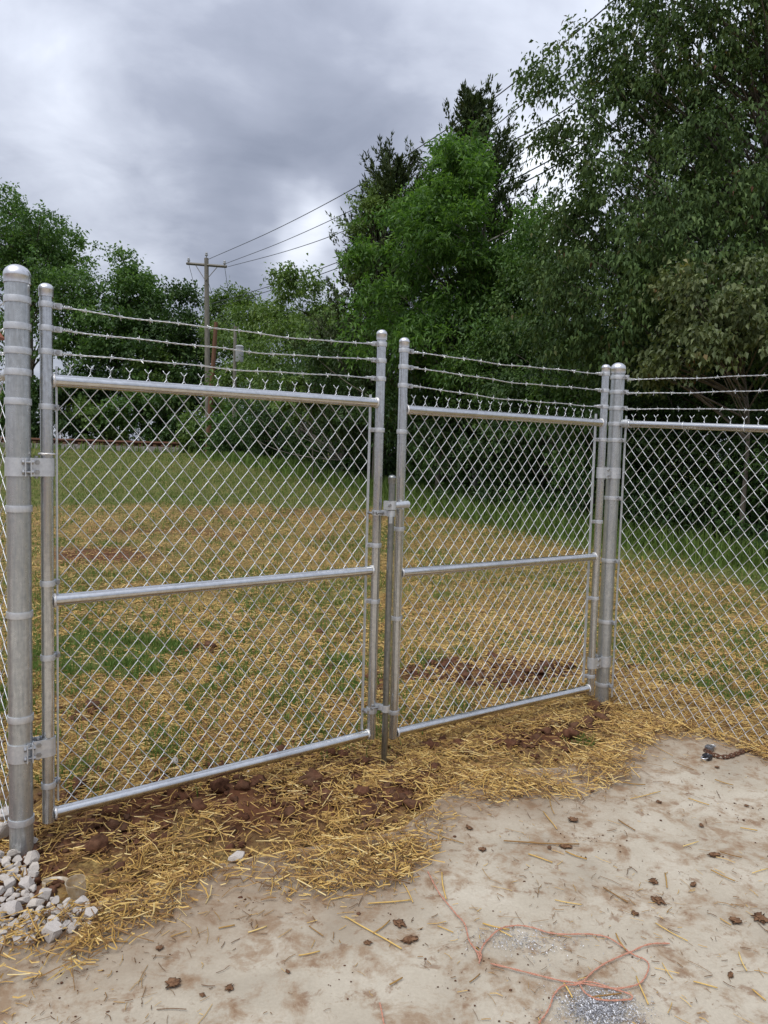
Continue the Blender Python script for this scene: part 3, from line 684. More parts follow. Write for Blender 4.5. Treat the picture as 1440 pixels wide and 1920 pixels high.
def conifer(name, label, base, top, width, n_br, per, mat, seed, L=0.11, W=0.030, low=0.06, prof=0.85, group=None, spray=0.16):
    rg = np.random.default_rng(seed); base = np.array(base, float); top = np.array(top, float); H = top[2] - base[2]
    f = low + (1 - low) * (1 - rg.random(n_br) ** 0.72); f = np.sort(f)
    ax = base + f[:, None] * (top - base); az = rg.uniform(0, 2 * math.pi, n_br)
    ln = width * (1 - f) ** prof * rg.uniform(.35, 1.15, n_br) + 0.10
    ln *= 0.8 + 0.45 * fbm(az * 1.2, f * 7, seed, 3)
    el = np.radians(rg.uniform(20, 55, n_br)) + 0.30 * f
    d = np.stack([np.cos(az) * np.cos(el), np.sin(az) * np.cos(el), np.sin(el)], -1)
    b = MB(); b.tube(base + np.linspace(0, 1, 8)[:, None] * (top - base), 0.16 * (1 - 0.93 * np.linspace(0, 1, 8)), 8)
    for i in rg.choice(n_br, min(n_br, 140), replace=False):
        b.tube([ax[i], ax[i] + d[i] * ln[i] * .5 - np.array([0, 0, .05 * ln[i]]), ax[i] + d[i] * ln[i]], [.022, .014, .003], 4, False)
    # branchlets standing off each branch, each clothed in short sprays
    nb = 7; bp = np.repeat(ax, nb, 0); bd = np.repeat(d, nb, 0); bl = np.repeat(ln, nb)
    s = rg.uniform(.25, 1.0, len(bp)); st = bp + bd * (s * bl)[:, None]
    sd_ = unit(bd * 0.9 + rg.normal(size=bd.shape) * 0.5 + np.array([0, 0, .35])); sl = spray * rg.uniform(.6, 1.7, len(bp)) * (0.45 + 0.55 * np.minimum(bl, 1.6))
    n = len(bp) * per; q = rg.random(n)
    pos = np.repeat(st, per, 0) + np.repeat(sd_, per, 0) * (q * np.repeat(sl, per))[:, None] + rg.normal(size=(n, 3)) * (0.028 * (1.25 - q))[:, None]
    dd = np.repeat(sd_, per, 0) * 0.9 + rg.normal(size=(n, 3)) * 0.42 + np.array([0, 0, .15])
    cl = np.repeat(rg.random(len(bp)), per)
    crown = leaf_mesh('crown', pos, dd, L * rg.uniform(.6, 1.2, n), W * rg.uniform(.7, 1.2, n), rg, 0.3, -0.05, np.clip(0.6 * rg.random(n) + 0.4 * cl, 0, 1))
    root = thing(name, label, 'tree', base, 0, group)
    me = b.mesh('trunk'); me.transform(Matrix.Translation(-Vector(base))); link('trunk', me, M_BARK, root)
    crown.transform(Matrix.Translation(-Vector(base))); link('crown', crown, mat, root)
    return root
def gbase(x, Y):
    p = at(x, 900, Y); return np.array([p[0], Y, float(gz(p[0], Y))])

# big loose-crowned tree over the corner post
big = px_lobes([(1165, 40, 95, 13.6, 1.0, .75), (1090, 205, 92, 13.4, 1.0, .7), (1230, 180, 110, 14.2, 1.1, .8), (1330, 60, 120, 14.2, 1.1, 1.0), (1440, 120, 130, 13.6, 1.1, 1.2), (1540, 250, 150, 14, 1.1, .8),
                (1140, 395, 100, 13.8, 1.0, .9), (1250, 400, 120, 13.2, 1.1, 1.0), (1400, 380, 130, 13.2, 1.1, 1.3), (1180, 560, 130, 13.0, 1.0, 1.1), (1330, 560, 130, 12.4, 1.0, 1.1), (1440, 600, 130, 12.2, 1.0, 1.0), (1060, 560, 80, 13.6, 1.0, .9),
                (1250, -120, 130, 14, 1.0, .7), (1420, -120, 150, 14, 1, .7), (1560, 480, 150, 13.5, 1, .7)])
b0 = gbase(1420, 14.2)
broadleaf('big_tree', 'tall loose olive-leaved tree leaning over the corner post', b0, b0 + np.array([-0.5, -0.2, 10.5]), 0.20, big, 1950, 3, 15, 0.088, 0.050, M_LEAF_DULL, 101, droop=0.75, twig=0.55, rbranch=0.034, n_branch=190, bough=5)
# fresh green ash in front of the cedar
ash = px_lobes([(880, 330, 75, 20, 1, 1), (830, 420, 85, 20, 1, 1), (930, 430, 85, 20, 1, 1), (780, 520, 85, 19.6, 1, 1), (870, 540, 80, 20.4, 1, .6), (960, 540, 75, 20, 1, .8), (740, 610, 70, 19.2, 1, 1), (850, 640, 75, 19.2, 1, .8), (720, 500, 50, 20, 1, .7), (800, 380, 50, 20, 1, .8), (845, 335, 55, 20, 1, 1), (850, 470, 80, 19.6, 1, 1), (885, 285, 40, 20, 1, .9), (960, 480, 60, 20, 1, .8)])
b0 = gbase(890, 20.4)
broadleaf('ash_tree', 'fresh green broadleaf tree with pale stems in front of the tall cedar', b0, b0 + np.array([0.1, 0, 7.4]), 0.10, ash, 700, 4, 13, 0.155, 0.055, M_LEAF_ASH, 102, droop=0.35, twig=0.5, rbranch=0.04, n_branch=70, bark=M_BARK2, shell=.55, up=.35, bough=8)
# cedars
b0 = gbase(905, 22.6); tp = at(890, 190, 22.6)
conifer('cedar_tree', 'tall pointed cedar rising above the fresh green tree', b0, tp, 4.7, 520, 15, M_LEAF_CEDAR, 103, L=0.165, W=0.047, prof=.62, spray=.24)
b0 = gbase(715, 25.5); tp = at(737, 298, 25.5)
conifer('cedar_tree', 'shorter dark cedar with a leaning tip, at the open end of the wood', b0, tp, 4.5, 560, 16, M_LEAF_CEDAR, 104, L=0.175, W=0.050, prof=.60, spray=.26)
lm = px_lobes([(700, 430, 42, 24.5, .8, 1), (725, 380, 30, 24.6, .8, 1), (690, 500, 35, 24.3, .8, .7)]); b0 = gbase(700, 24.4)
broadleaf('young_tree', 'slim yellow-green young tree growing through the shorter cedar', b0, b0 + np.array([0, 0, 7.3]), 0.06, lm, 150, 4, 12, 0.12, 0.05, M_LEAF_LIME, 105, droop=.3, twig=.45, rbranch=.02, n_branch=40)
# wood behind
def wood(label, x, Y, spec, seed, mat, n, L, top_y, nl=11, tw=.6):
    b0 = gbase(x, Y); h = at(x, top_y, Y)[2] - b0[2]
    broadleaf('wood_tree', label, b0, b0 + np.array([0, 0, h * .85]), 0.02 * h, px_lobes(spec), n, 4, nl, L, L * .55, mat, seed, droop=.4, twig=tw, rbranch=.03, n_branch=36, group='trees of the wood')
wood('shadowy dark green tree filling the wood behind the corner post', 1160, 17, [(1130, 600, 120, 17, 1.2, 1), (1230, 520, 130, 17.5, 1.2, 1), (1060, 690, 110, 16.5, 1.2, 1), (1200, 740, 130, 16, 1.2, 1)], 111, M_LEAF_HEDGE, 650, .10, 420)
wood('dark green tree deep in the wood behind the big olive-leaved tree', 1380, 17.5, [(1340, 350, 150, 18, 1.2, 1), (1440, 250, 150, 18, 1.2, 1), (1420, 520, 150, 17, 1.2, 1), (1350, 700, 140, 16, 1.2, 1), (1480, 700, 140, 15, 1, 1)], 112, M_LEAF_HEDGE, 900, .11, 180)
wood('mid green tree between the ash and the big olive-leaved tree', 1010, 19, [(1010, 500, 62, 19, 1, 1), (1000, 600, 85, 18.5, 1, 1), (960, 690, 90, 18, 1, 1), (1050, 480, 45, 19.5, 1, .8)], 113, M_LEAF_FAR, 420, .10, 430)
wood('dusky tree low in the wood below the ash', 820, 21, [(830, 700, 90, 20.5, 1, 1), (740, 720, 85, 21, 1, 1), (900, 720, 90, 19.5, 1, 1), (650, 690, 60, 24, 1, 1)], 114, M_LEAF_HEDGE, 520, .11, 640)
wood('pale green loose tree beside the shorter cedar', 560, 40, [(560, 580, 55, 40, 1, 1), (520, 620, 55, 42, 1, 1), (600, 610, 55, 38, 1, 1), (580, 690, 75, 37, 1, 1), (640, 640, 55, 32, 1, 1), (500, 690, 50, 42, 1, 1)], 115, M_LEAF_FARL, 520, .21, 535, 10, 1.1)
wood('light green tree behind the leaning brown pole', 440, 66, [(430, 590, 35, 66, 1, 1), (470, 600, 38, 64, 1, 1), (450, 650, 55, 62, 1, 1), (410, 620, 32, 68, 1, 1), (480, 700, 50, 56, 1, 1)], 116, M_LEAF_FARL, 420, .30, 560, 9, 1.4)
wood('light green tree hung with vines at the foot of the shorter cedar', 640, 29, [(620, 700, 60, 30, 1, 1), (560, 760, 60, 33, 1, 1), (660, 760, 70, 28, 1, 1), (480, 790, 50, 42, 1, 1)], 117, M_LEAF_HEDGE, 420, .14, 640, 12, .8)
lm = px_lobes([(590, 690, 22, 27, 1, 1), (580, 730, 30, 27, 1, 1), (560, 760, 26, 27, 1, 1)]); b0 = gbase(585, 27)
broadleaf('maple_sapling', 'yellow-green maple sapling in front of the shorter cedar', b0, b0 + np.array([0, 0, 3.6]), 0.03, lm, 70, 3, 12, 0.15, 0.12, M_LEAF_LIME, 118, droop=.5, twig=.35, rbranch=.012, n_branch=30)
lm = px_lobes([(1340, 560, 75, 11.3, .8, 1), (1400, 640, 80, 11.0, .8, 1), (1290, 650, 70, 11.6, .8, 1), (1440, 520, 60, 11.2, .8, .8)]); b0 = gbase(1400, 11.6)
broadleaf('young_tree', 'pale olive young tree reaching out above the fixed fence panel', b0, b0 + np.array([-.2, 0, 3.6]), 0.05, lm, 260, 3, 12, 0.082, 0.062, M_LEAF_OLIVE, 119, droop=.75, twig=.38, rbranch=.02, n_branch=60)
# far side of the railway
def far(label, x, Y, spec, seed, mat, n, L=.34, nl=10, name='far_tree', top_y=450):
    b0 = gbase(x, Y); h = at(x, top_y, Y)[2] - b0[2]
    broadleaf(name, label, b0, b0 + np.array([0, 0, h * .85]), 0.35, px_lobes(spec), n, 4, nl, L, L * .6, mat, seed, droop=.25, twig=1.5, rbranch=.12, n_branch=70, group='trees beyond the railway', shell=.5, up=.5)
far('tallest green tree beyond the railway, with a wide domed crown', 60, 72, [(40, 440, 75, 72, 1, 1), (100, 450, 70, 72, 1, 1), (-30, 430, 80, 74, 1, 1), (150, 470, 45, 71, 1, .7), (60, 560, 100, 71, 1, 1), (140, 570, 70, 70, 1, 1), (-50, 560, 80, 71, 1, 1), (60, 680, 100, 69, 1, 1)], 121, M_LEAF_FAR, 1000, top_y=370)
far('rounded green tree next to the tallest one beyond the railway', 235, 70, [(230, 540, 52, 70, 1, 1), (200, 610, 60, 70, 1, 1), (265, 590, 45, 69, 1, 1), (220, 690, 70, 69, 1, 1)], 122, M_LEAF_FAR, 560, top_y=480)
far('dark green tree beside the utility pole beyond the railway', 325, 68, [(325, 590, 42, 68, 1, 1), (300, 640, 50, 68, 1, 1), (350, 640, 36, 67, 1, 1), (310, 710, 60, 67, 1, 1), (370, 720, 40, 66, 1, 1)], 123, M_LEAF_HEDGE, 520, top_y=550)
BLAB = ['green bush beyond the railway behind the thick gate post', 'dark bush beyond the railway below the tallest tree', 'pale green bush beyond the railway below the rounded tree', 'green bush beyond the railway between rounded and dark tree',
        'dark bush beyond the railway below the dark tree', 'pale green bush hiding the foot of the utility pole', 'green bush between the utility pole and the hedge', 'dark upper bush between the tallest and the rounded tree', 'pale green upper bush in front of the dark tree']
for i, (x, y, r, Y) in enumerate(((20, 770, 52, 66), (110, 765, 52, 65.5), (190, 775, 50, 65), (265, 770, 52, 65), (335, 780, 50, 64), (400, 790, 45, 60), (450, 815, 38, 54), (150, 700, 55, 67), (300, 715, 50, 66))):
    b0 = gbase(x, Y)
    broadleaf('railside_bush', BLAB[i], b0, b0 + np.array([0, 0, 2.0]), .06, px_lobes([(x, y, r, Y, .8, 1), (x + 20, y + 25, r * .7, Y - .6, .8, .7), (x - 22, y + 22, r * .7, Y - .6, .8, .7)]), 145, 4, 10, .32, .22, (M_LEAF_FAR, M_LEAF_HEDGE, M_LEAF_FARL)[i % 3], 130 + i, .3, 1.1, .04, 20, group='bushes beyond the railway', cat='bush', parts=('stems', 'foliage'))
# hedge of shrubs at the foot of the wood
HEDGE = [(6.9, 11.3), (6.2, 12.3), (5.3, 13.6), (4.4, 15.2), (3.7, 17.0), (3.0, 19.4), (2.0, 22.4), (0.9, 26), (-.6, 30.5), (-2.6, 36), (-5.2, 42.5), (-8.6, 49.5)]
HLAB = ['dark green shrub ending the hedge beside the fixed fence panel', 'dark green hedge shrub under the pale olive young tree', 'dark green hedge shrub under the big olive-leaved tree', 'brighter green hedge shrub just behind the corner post',
        'dark hedge shrub behind the hinge stile of the corner leaf', 'dark hedge shrub below the ash, behind the middle of the corner leaf', 'brighter green hedge shrub below the tall cedar', 'dark hedge shrub behind the drop rod and the meeting stiles',
        'dark hedge shrub at the foot of the shorter cedar', 'brighter green hedge shrub beneath the maple sapling', 'dark hedge shrub below the pale green loose tree', 'last dark hedge shrub towards the utility pole']
for i, (X, Y) in enumerate(HEDGE):
    z = float(gz(X, Y)); rg = np.random.default_rng(900 + i); k = 1 + 0.028 * (Y - 11)
    lob = []
    for j in range(5):
        hh = rg.uniform(.5, 2.5) * (1 + .006 * Y)
        lob.append((np.array([X + rg.uniform(-.9, .9) * k, Y + rg.uniform(-.5, .9) * k, z + hh]), np.array([.85, .8, .85]) * k * rg.uniform(.8, 1.1), 1))
    lob.append((np.array([X, Y - .1, z + .45]), np.array([1.2, .7, .55]) * k, 1.2))
    L = 0.062 * (1 + 0.045 * (Y - 11))
    broadleaf('hedge_shrub', HLAB[i], (X, Y + .3, z), np.array([X, Y + .3, z + 2.6]), .03, lob, int(320 - 6 * i), 4, 11, L * 1.15, L * .70, M_LEAF_HEDGE if i % 3 else M_LEAF_FAR, 140 + i, .45, .36 * k, .010, 24, group='hedge shrubs', cat='shrub', parts=('stems', 'foliage'))

# darker second row behind the hedge
for i in range(11):
    X, Y = HEDGE[i]; X += 1.7 + .05 * Y; Y += 2.2 + .02 * Y; z = float(gz(X, Y)); rg = np.random.default_rng(960 + i); k = 1 + 0.03 * (Y - 11); lob = []
    for j in range(6): lob.append((np.array([X + rg.uniform(-1.4, 1.4) * k, Y + rg.uniform(-.6, .8) * k, z + rg.uniform(.5, 3.4) * k ** .5]), np.array([1.1, .9, 1.0]) * k, 1))
    L = 0.115 * (1 + 0.035 * (Y - 11))
    broadleaf('understory_bush', 'shadowed bush standing behind the hedge shrubs', (X, Y, z), np.array([X, Y, z + 2.6]), .03, lob, 170, 4, 10, L * 1.1, L * .77, M_LEAF_HEDGE, 170 + i, .35, .55 * k, .010, 14, group='bushes behind the hedge', cat='bush', parts=('stems', 'foliage'), shell=.2)

# ------------------------------------------------------------------ grass
g = Mat('grass_blades'); f = g.attr('rnd'); col = g.ramp(f, [(0, (0.100, 0.175, 0.034)), (0.45, (0.160, 0.235, 0.052)), (0.75, (0.24, 0.265, 0.080)), (1, (0.42, 0.35, 0.15))])
g.set(Base_Color=col, Roughness=0.65, Specular_IOR_Level=0.25)
tr = g.n('ShaderNodeBsdfTranslucent'); mx = g.n('ShaderNodeMixShader'); mx.inputs[0].default_value = 0.3; g.l(col, tr.inputs[0]); g.l(g.b.outputs[0], mx.inputs[1]); g.l(tr.outputs[0], mx.inputs[2]); g.l(mx.outputs[0], g.out.inputs[0])
M_GRASS = g.m
def blades(name, X, Y, h, wd, rg, lean=0.45, rnd=None):
    n = len(X); Z = gz(X, Y) - 0.004; P = np.stack([X, Y, Z], -1); a = rg.uniform(0, 2 * math.pi, n)
    s = np.stack([np.cos(a), np.sin(a), 0 * a], -1) * (wd / 2)[:, None]; b = rg.uniform(0, 2 * math.pi, n); ln = rg.uniform(.1, 1, n) * lean
    o = np.stack([np.cos(b) * ln, np.sin(b) * ln, 1 - 0.35 * ln], -1) * h[:, None]
    V = np.stack([P - s, P + s, P + o * .55 + s * .7 + np.array([0, 0, .06]) * h[:, None], P + o * .55 - s * .7 + np.array([0, 0, .06]) * h[:, None], P + o * np.array([1.35, 1.35, .92])], 1).reshape(-1, 3)
    k = np.arange(n)[:, None] * 5
    F = np.concatenate([k + np.array([0, 1, 2]), k + np.array([0, 2, 3]), k + np.array([3, 2, 4])], 0)
    return raw_mesh(name, V, F, {'rnd': np.repeat(rg.random(n) if rnd is None else rnd, 5)}, False)
rg = np.random.default_rng(50)
n = 520000; Y = 3.0 * (64 / 3.0) ** rg.random(n); X = Y * rg.uniform(-.60, .60, n)
hedge_x = np.interp(Y, [p[1] for p in HEDGE], [p[0] for p in HEDGE]); keep = X < hedge_x + 1.2
X, Y = X[keep], Y[keep]; r_, s_, g_ = masks(X, Y)
tuft = fbm(X * 6, Y * 6, 71, 3); dens = np.clip(g_ * (0.25 + 1.5 * sstep(.42, .62, tuft)), 0, 1) * np.where(Y > 9, .75, 1)
keep = rg.random(len(X)) < dens * np.where(Y < 6, 1.0, 0.60); X, Y, g_ = X[keep], Y[keep], g_[keep]
near_h = np.interp(X - np.interp(Y, [p[1] for p in HEDGE], [p[0] for p in HEDGE]), [-2.5, -.6], [0, 1])
lim = np.interp(X / Y, _sl[:, 0] / _sl[:, 1], _sl[:, 1]); open_ = sstep(0, 2.5, Y - lim)
h = rg.uniform(.025, .085, len(X)) * (1 + 0.5 * open_ + 1.6 * near_h * open_) * (1 + 0.008 * Y); wd = 0.0028 + 0.00095 * Y
dry = np.clip(rg.random(len(X)) * 0.75 + 0.45 * fbm(X * .35, Y * .35, 73, 3) - .25 * near_h - .30 * (1 - open_), 0, 1)
tag(link('field_grass', blades('field_grass', X, Y, h, wd, rg, .55, dry), M_GRASS), 'short green and drying grass growing over the field', 'grass', kind='stuff')
# taller weeds under the hedge and along the track
hx = np.array([p[0] for p in HEDGE]); hy = np.array([p[1] for p in HEDGE])
n = 15000; t = rg.random(n); Y = 10.5 * (52 / 10.5) ** t; X = np.interp(Y, hy, hx) - 1.1 * (1 + .02 * Y) + rg.normal(size=n) * .45 * (1 + .02 * Y)
tag(link('hedge_weeds', blades('hedge_weeds', X, Y, rg.uniform(.15, .55, n) * (1 + .01 * Y), .006 + .0011 * Y, rg, .5, rg.random(n) * .55), M_GRASS), 'rank green weeds along the foot of the hedge', 'weeds', kind='stuff')
n = 14000; Y = rg.uniform(57.5, 66, n); X = rg.uniform(-37, -12, n); keep = ((Y < 59.6) & (rg.random(n) < .12)) | (Y > 64.2); X, Y = X[keep], Y[keep]
tag(link('trackside_weeds', blades('trackside_weeds', X, Y, rg.uniform(.3, 1.0, len(X)), np.full(len(X), .10), rg, .5, rg.random(len(X)) * .6), M_GRASS), 'tall green weeds beside the railway', 'weeds', kind='stuff')

# ------------------------------------------------------------------ straw, clods, stones
g = Mat('straw'); f = g.attr('rnd'); nz = g.noise(40, 3, .5)
col = g.ramp(f, [(0, (0.11, 0.052, 0.020)), (0.3, (0.27, 0.145, 0.042)), (0.65, (0.53, 0.330, 0.088)), (0.9, (0.68, 0.475, 0.155)), (1, (0.76, 0.61, 0.29))])
col = g.mix(g.rng(nz, .45, .75, 0, .35), col, (0.22, 0.13, 0.055)); g.set(Base_Color=col, Roughness=.55, Specular_IOR_Level=.35); M_STRAW = g.m
g = Mat('red_clay'); nz = g.noise(30, 6, .65); n0 = g.noise(5, 3, .5)
col = g.ramp(nz, [(0.3, (0.046, 0.020, 0.011)), (0.55, (0.120, 0.054, 0.030)), (0.78, (0.21, 0.115, 0.070))]); col = g.mix(g.rng(n0, .45, .65, 0, .5), col, (0.13, 0.080, 0.050))
g.set(Base_Color=col, Roughness=.95, Specular_IOR_Level=.15).bump(nz, .8, .01); M_CLAY = g.m
def surf(X, Y):
    return np.maximum(gz(X, Y), np.where(soil(X, Y) < .21, 0.003, -9))
def straws(name, X, Y, L, wd, rg, lift=0.012, tilt=.16, prism=True, rnd=None, Z=None, short=False):
    n = len(X); Z = (surf(X, Y) if Z is None else Z) + rg.random(n) * lift + wd * .5
    a = rg.uniform(0, 2 * math.pi, n); t = rg.normal(size=n) * tilt
    d = np.stack([np.cos(a) * np.cos(t), np.sin(a) * np.cos(t), np.sin(t)], -1); P = np.stack([X, Y, Z + np.abs(np.sin(t)) * L * .38], -1)
    s = np.stack([-np.sin(a), np.cos(a), 0 * a], -1); u = np.cross(d, s); bend = (rg.normal(size=n) * .07)[:, None] * s * L[:, None]
    rnd = rg.random(n) if rnd is None else rnd
    ends = [P - d * L[:, None] / 2, P + bend, P + d * L[:, None] / 2]; w2 = (wd / 2)[:, None]
    if short:
        V = np.stack([q for e in (ends[0], ends[2]) for q in (e - s * w2, e + s * w2, e + u * w2 * 1.3)], 1).reshape(-1, 3); k = np.arange(n)[:, None] * 6
        F = np.concatenate([k + np.array(q) for q in ((0, 3, 5, 2), (2, 5, 4, 1))], 0); m_ = 6
    elif prism:
        V = np.stack([q for e in ends for q in (e - s * w2, e + s * w2, e + u * w2 * 1.3)], 1).reshape(-1, 3); k = np.arange(n)[:, None] * 9
        F = np.concatenate([k + np.array(q) for b in (0, 3) for q in ((b, b + 3, b + 5, b + 2), (b + 2, b + 5, b + 4, b + 1))], 0); m_ = 9
    else:
        V = np.stack([ends[0] - s * w2, ends[0] + s * w2, ends[2] + s * w2, ends[2] - s * w2 + u * w2], 1).reshape(-1, 3); k = np.arange(n)[:, None] * 4
        F = k + np.array([0, 1, 2, 3]); m_ = 4
    return raw_mesh(name, V, F, {'rnd': np.repeat(rnd, m_)}, False)
rg = np.random.default_rng(77)
# thick drift of straw between slab and gate
n = 190000; X = rg.uniform(-1.6, 2.3, n); Y = rg.uniform(1.9, 5.2, n); s = soil(X, Y); r_, s_, g_ = masks(X, Y)
patchy = fbm(X * 2.2, Y * 2.2, 81, 4); fine = fbm(X * 7, Y * 7, 82, 3)
d = sstep(-.22, .12, s + .35 * (patchy - .5)) * sstep(1.5, .7, s) * (0.22 + 1.35 * sstep(.36, .60, patchy * .6 + fine * .4)) * (1 - .55 * r_)
d = d * np.where((X < -.95) & (Y < 2.75), .35, 1)
keep = rg.random(n) < np.clip(d, 0, 1) * .60; X, Y = X[keep], Y[keep]; n = len(X)
L = np.clip(rg.lognormal(-3.15, .50, n), .012, .20); wd = rg.uniform(.0020, .0050, n)
tag(link('straw_drift', straws('straw_drift', X, Y, L, wd, rg, .026, .22), M_STRAW), 'thick drift of golden straw along the foot of the gate', 'straw', kind='stuff')
# straw litter over the field
n = 420000; Y = 3.4 * (22 / 3.4) ** rg.random(n); X = Y * rg.uniform(-.6, .6, n); r_, s_, g_ = masks(X, Y); s = soil(X, Y)
cl = fbm(X * 4, Y * 4, 84, 3)
keep = (rg.random(n) < np.clip(s_ * (.38 + 1.1 * sstep(.40, .60, cl)), 0, 1) * .62) & (s > .75); X, Y = X[keep], Y[keep]; n = len(X); nearm = Y < 7.5
for nm, sel, pr, lf in (('straw_litter', nearm, True, .020), ('far_straw_litter', ~nearm, False, .03)):
    x, y = X[sel], Y[sel]; L = np.clip(rg.lognormal(-3.05, .45, len(x)), .015, .22) * (.85 + .012 * y); wd = rg.uniform(.0019, .0042, len(x)) * (1 + .065 * y)
    tag(link(nm, straws(nm, x, y, L, wd, rg, lf, .2, pr, short=pr), M_STRAW), 'loose straw strewn over the field near the gate' if sel is nearm else 'straw strewn thinly over the farther field', 'straw', kind='stuff')
# short bits on the slab
n = 30000; X = rg.uniform(-1.3, 2.4, n); Y = rg.uniform(1.7, 4.6, n); s = soil(X, Y); pt = fbm(X * 1.6, Y * 1.6, 86, 3)
keep = (s < .02) & (rg.random(n) < np.clip(.07 + .9 * np.exp(s / .22) + .42 * sstep(.5, .66, pt), 0, 1) * .24); X, Y = X[keep], Y[keep]; n = len(X)
L = np.clip(rg.lognormal(-3.8, .6, n), .006, .085); wd = rg.uniform(.0011, .0028, n)
tag(link('straw_crumbs', straws('straw_crumbs', X, Y, L, wd, rg, .002, .05, rnd=rg.random(n) ** 1.8 * .85), M_STRAW), 'short broken bits of straw scattered on the concrete', 'straw', kind='stuff')
# single stalks lying on the slab: picked out one by one
ST = [(650, 1720, 750, 1785), (835, 1690, 830, 1640), (870, 1585, 800, 1560), (1130, 1668, 1178, 1695), (1228, 1735, 1290, 1768), (1155, 1755, 1172, 1785), (1195, 1835, 1213, 1887), (1058, 1848, 1072, 1875), (1110, 1875, 1165, 1868),
      (1245, 1640, 1252, 1668), (1332, 1635, 1378, 1655), (1385, 1790, 1400, 1825), (1350, 1725, 1370, 1738), (1020, 1525, 1042, 1558), (1100, 1615, 1060, 1600), (990, 1605, 1036, 1620), (945, 1583, 1085, 1585), (1030, 1500, 1040, 1530), (1160, 1540, 1190, 1560),
      (1180, 1500, 1240, 1488), (1210, 1475, 1168, 1470), (755, 1660, 775, 1695), (690, 1700, 770, 1690), (700, 1755, 730, 1730), (880, 1845, 900, 1830), (730, 1850, 755, 1838), (1280, 1590, 1310, 1582), (1388, 1555, 1420, 1560), (1290, 1500, 1330, 1512),
      (1340, 1465, 1375, 1475), (1262, 1430, 1300, 1445), (1220, 1395, 1260, 1420), (580, 1740, 605, 1760), (500, 1740, 465, 1752), (410, 1745, 440, 1738), (240, 1770, 180, 1768), (350, 1750, 320, 1760), (560, 1795, 600, 1788), (620, 1690, 660, 1682),
      (1410, 1640, 1440, 1632), (1300, 1845, 1345, 1856), (1240, 1810, 1262, 1840), (960, 1760, 935, 1748), (905, 1735, 955, 1748), (1350, 1600, 1390, 1612), (1090, 1700, 1040, 1690), (820, 1740, 850, 1752), (1410, 1860, 1436, 1880)]
ends = np.array([(*gp(a, b), *gp(c, d)) for a, b, c, d in ST])
for i, q in enumerate(ends):
    p0, p1 = q[:3], q[3:]; c = (p0 + p1) / 2; L = max(np.linalg.norm(p1 - p0), .03); a = math.atan2(p1[1] - p0[1], p1[0] - p0[0]); r = random.uniform(.0016, .0027); zc = float(surf(c[0], c[1])) + r + .002
    k = 5; t = np.linspace(-.5, .5, k); b = MB().tube(np.stack([t * L, np.sin(t * 3 + i) * .03 * L, np.abs(t) * .02 * L * (i % 3)], -1), r, 6)
    me = b.mesh('straw_stalk'); rv = .25 + .7 * random.random()
    a_ = me.attributes.new('rnd', 'FLOAT', 'POINT'); a_.data.foreach_set('value', np.full(len(me.vertices), rv, dtype=np.float32))
    tag(link('straw_stalk', me, M_STRAW, None, (c[0], c[1], zc), a), 'single long straw stalk lying loose on the concrete', 'straw', 'loose stalks on the concrete')

def lump(seed, sub=2, rough=.35, flat=.75, facet=False, ns=2.2):
    import bmesh
    bm = bmesh.new(); bmesh.ops.create_icosphere(bm, subdivisions=sub, radius=1.0); rg_ = np.random.default_rng(seed)
    V = np.array([v.co[:] for v in bm.verts]); F = np.array([[v.index for v in f.verts] for f in bm.faces]); bm.free()
    if facet:                                    # crushed stone: cut by random planes
        for _ in range(13):
            nrm = unit(rg_.normal(size=3)); o = rg_.uniform(.38, .72); dd = V @ nrm - o; V = V - np.where(dd > 0, dd, 0)[:, None] * nrm
        V = V * (1 + .022 * rg_.normal(size=(len(V), 1))) * 1.2
        V = V * rg_.uniform(.75, 1.25, 3)
    else:
        sh = rg_.uniform(0, 50, 2)
        V = V * (1 + rough * (fbm(V[:, 0] * ns + V[:, 2] * 1.7 + sh[0], V[:, 1] * ns - V[:, 2] * 1.3 + sh[1], seed, 3) - .5) * 2)[:, None]
        V = V * rg_.uniform(.8, 1.25, 3)
    V[:, 2] *= flat; return V, F
# clay clods thrown up along the gate
shapes = [lump(300 + i, 2, .85, .72, False, 3.0) for i in range(8)]; shapes1 = [lump(320 + i, 1, .7, .72, False, 3.0) for i in range(8)]
n = 30000; X = rg.uniform(-1.6, 2.2, n); Y = rg.uniform(2.5, 6.5, n); r_, s_, g_ = masks(X, Y); s = soil(X, Y); cl = fbm(X * 5, Y * 5, 91, 3)
keep = rg.random(n) < np.clip(r_ * sstep(.15, .5, s) * (.25 + 1.2 * sstep(.42, .6, cl)), 0, 1) * .60
# the bigger heap of clay by the hinge stile
X, Y = X[keep], Y[keep]; hp = gp(150, 1345); X = np.concatenate([X, hp[0] + rg.normal(size=70) * .11, gp(430, 1420)[0] + rg.normal(size=70) * .22]); Y = np.concatenate([Y, hp[1] + rg.normal(size=70) * .10, gp(430, 1420)[1] + rg.normal(size=70) * .12])
n = len(X); sz = np.clip(rg.lognormal(-4.65, .60, n), .004, .045); Z = gz(X, Y); VV, FF, o_ = [], [], 0
for i in range(n):
    v, f = (shapes if sz[i] > .014 else shapes1)[i % 8]; a = rg.uniform(0, 6.28); c, s1 = math.cos(a), math.sin(a)
    VV.append(np.stack([v[:, 0] * c - v[:, 1] * s1, v[:, 0] * s1 + v[:, 1] * c, v[:, 2]], -1) * sz[i] + np.array([X[i], Y[i], Z[i] + sz[i] * .35])); FF.append(f + o_); o_ += len(v)
tag(link('clay_clods', raw_mesh('clay_clods', np.concatenate(VV), np.concatenate(FF)), M_CLAY), 'crumbled red clay clods along the gate line', 'soil', kind='stuff')
print('clods', n, 'tris', sum(len(f) for f in FF))
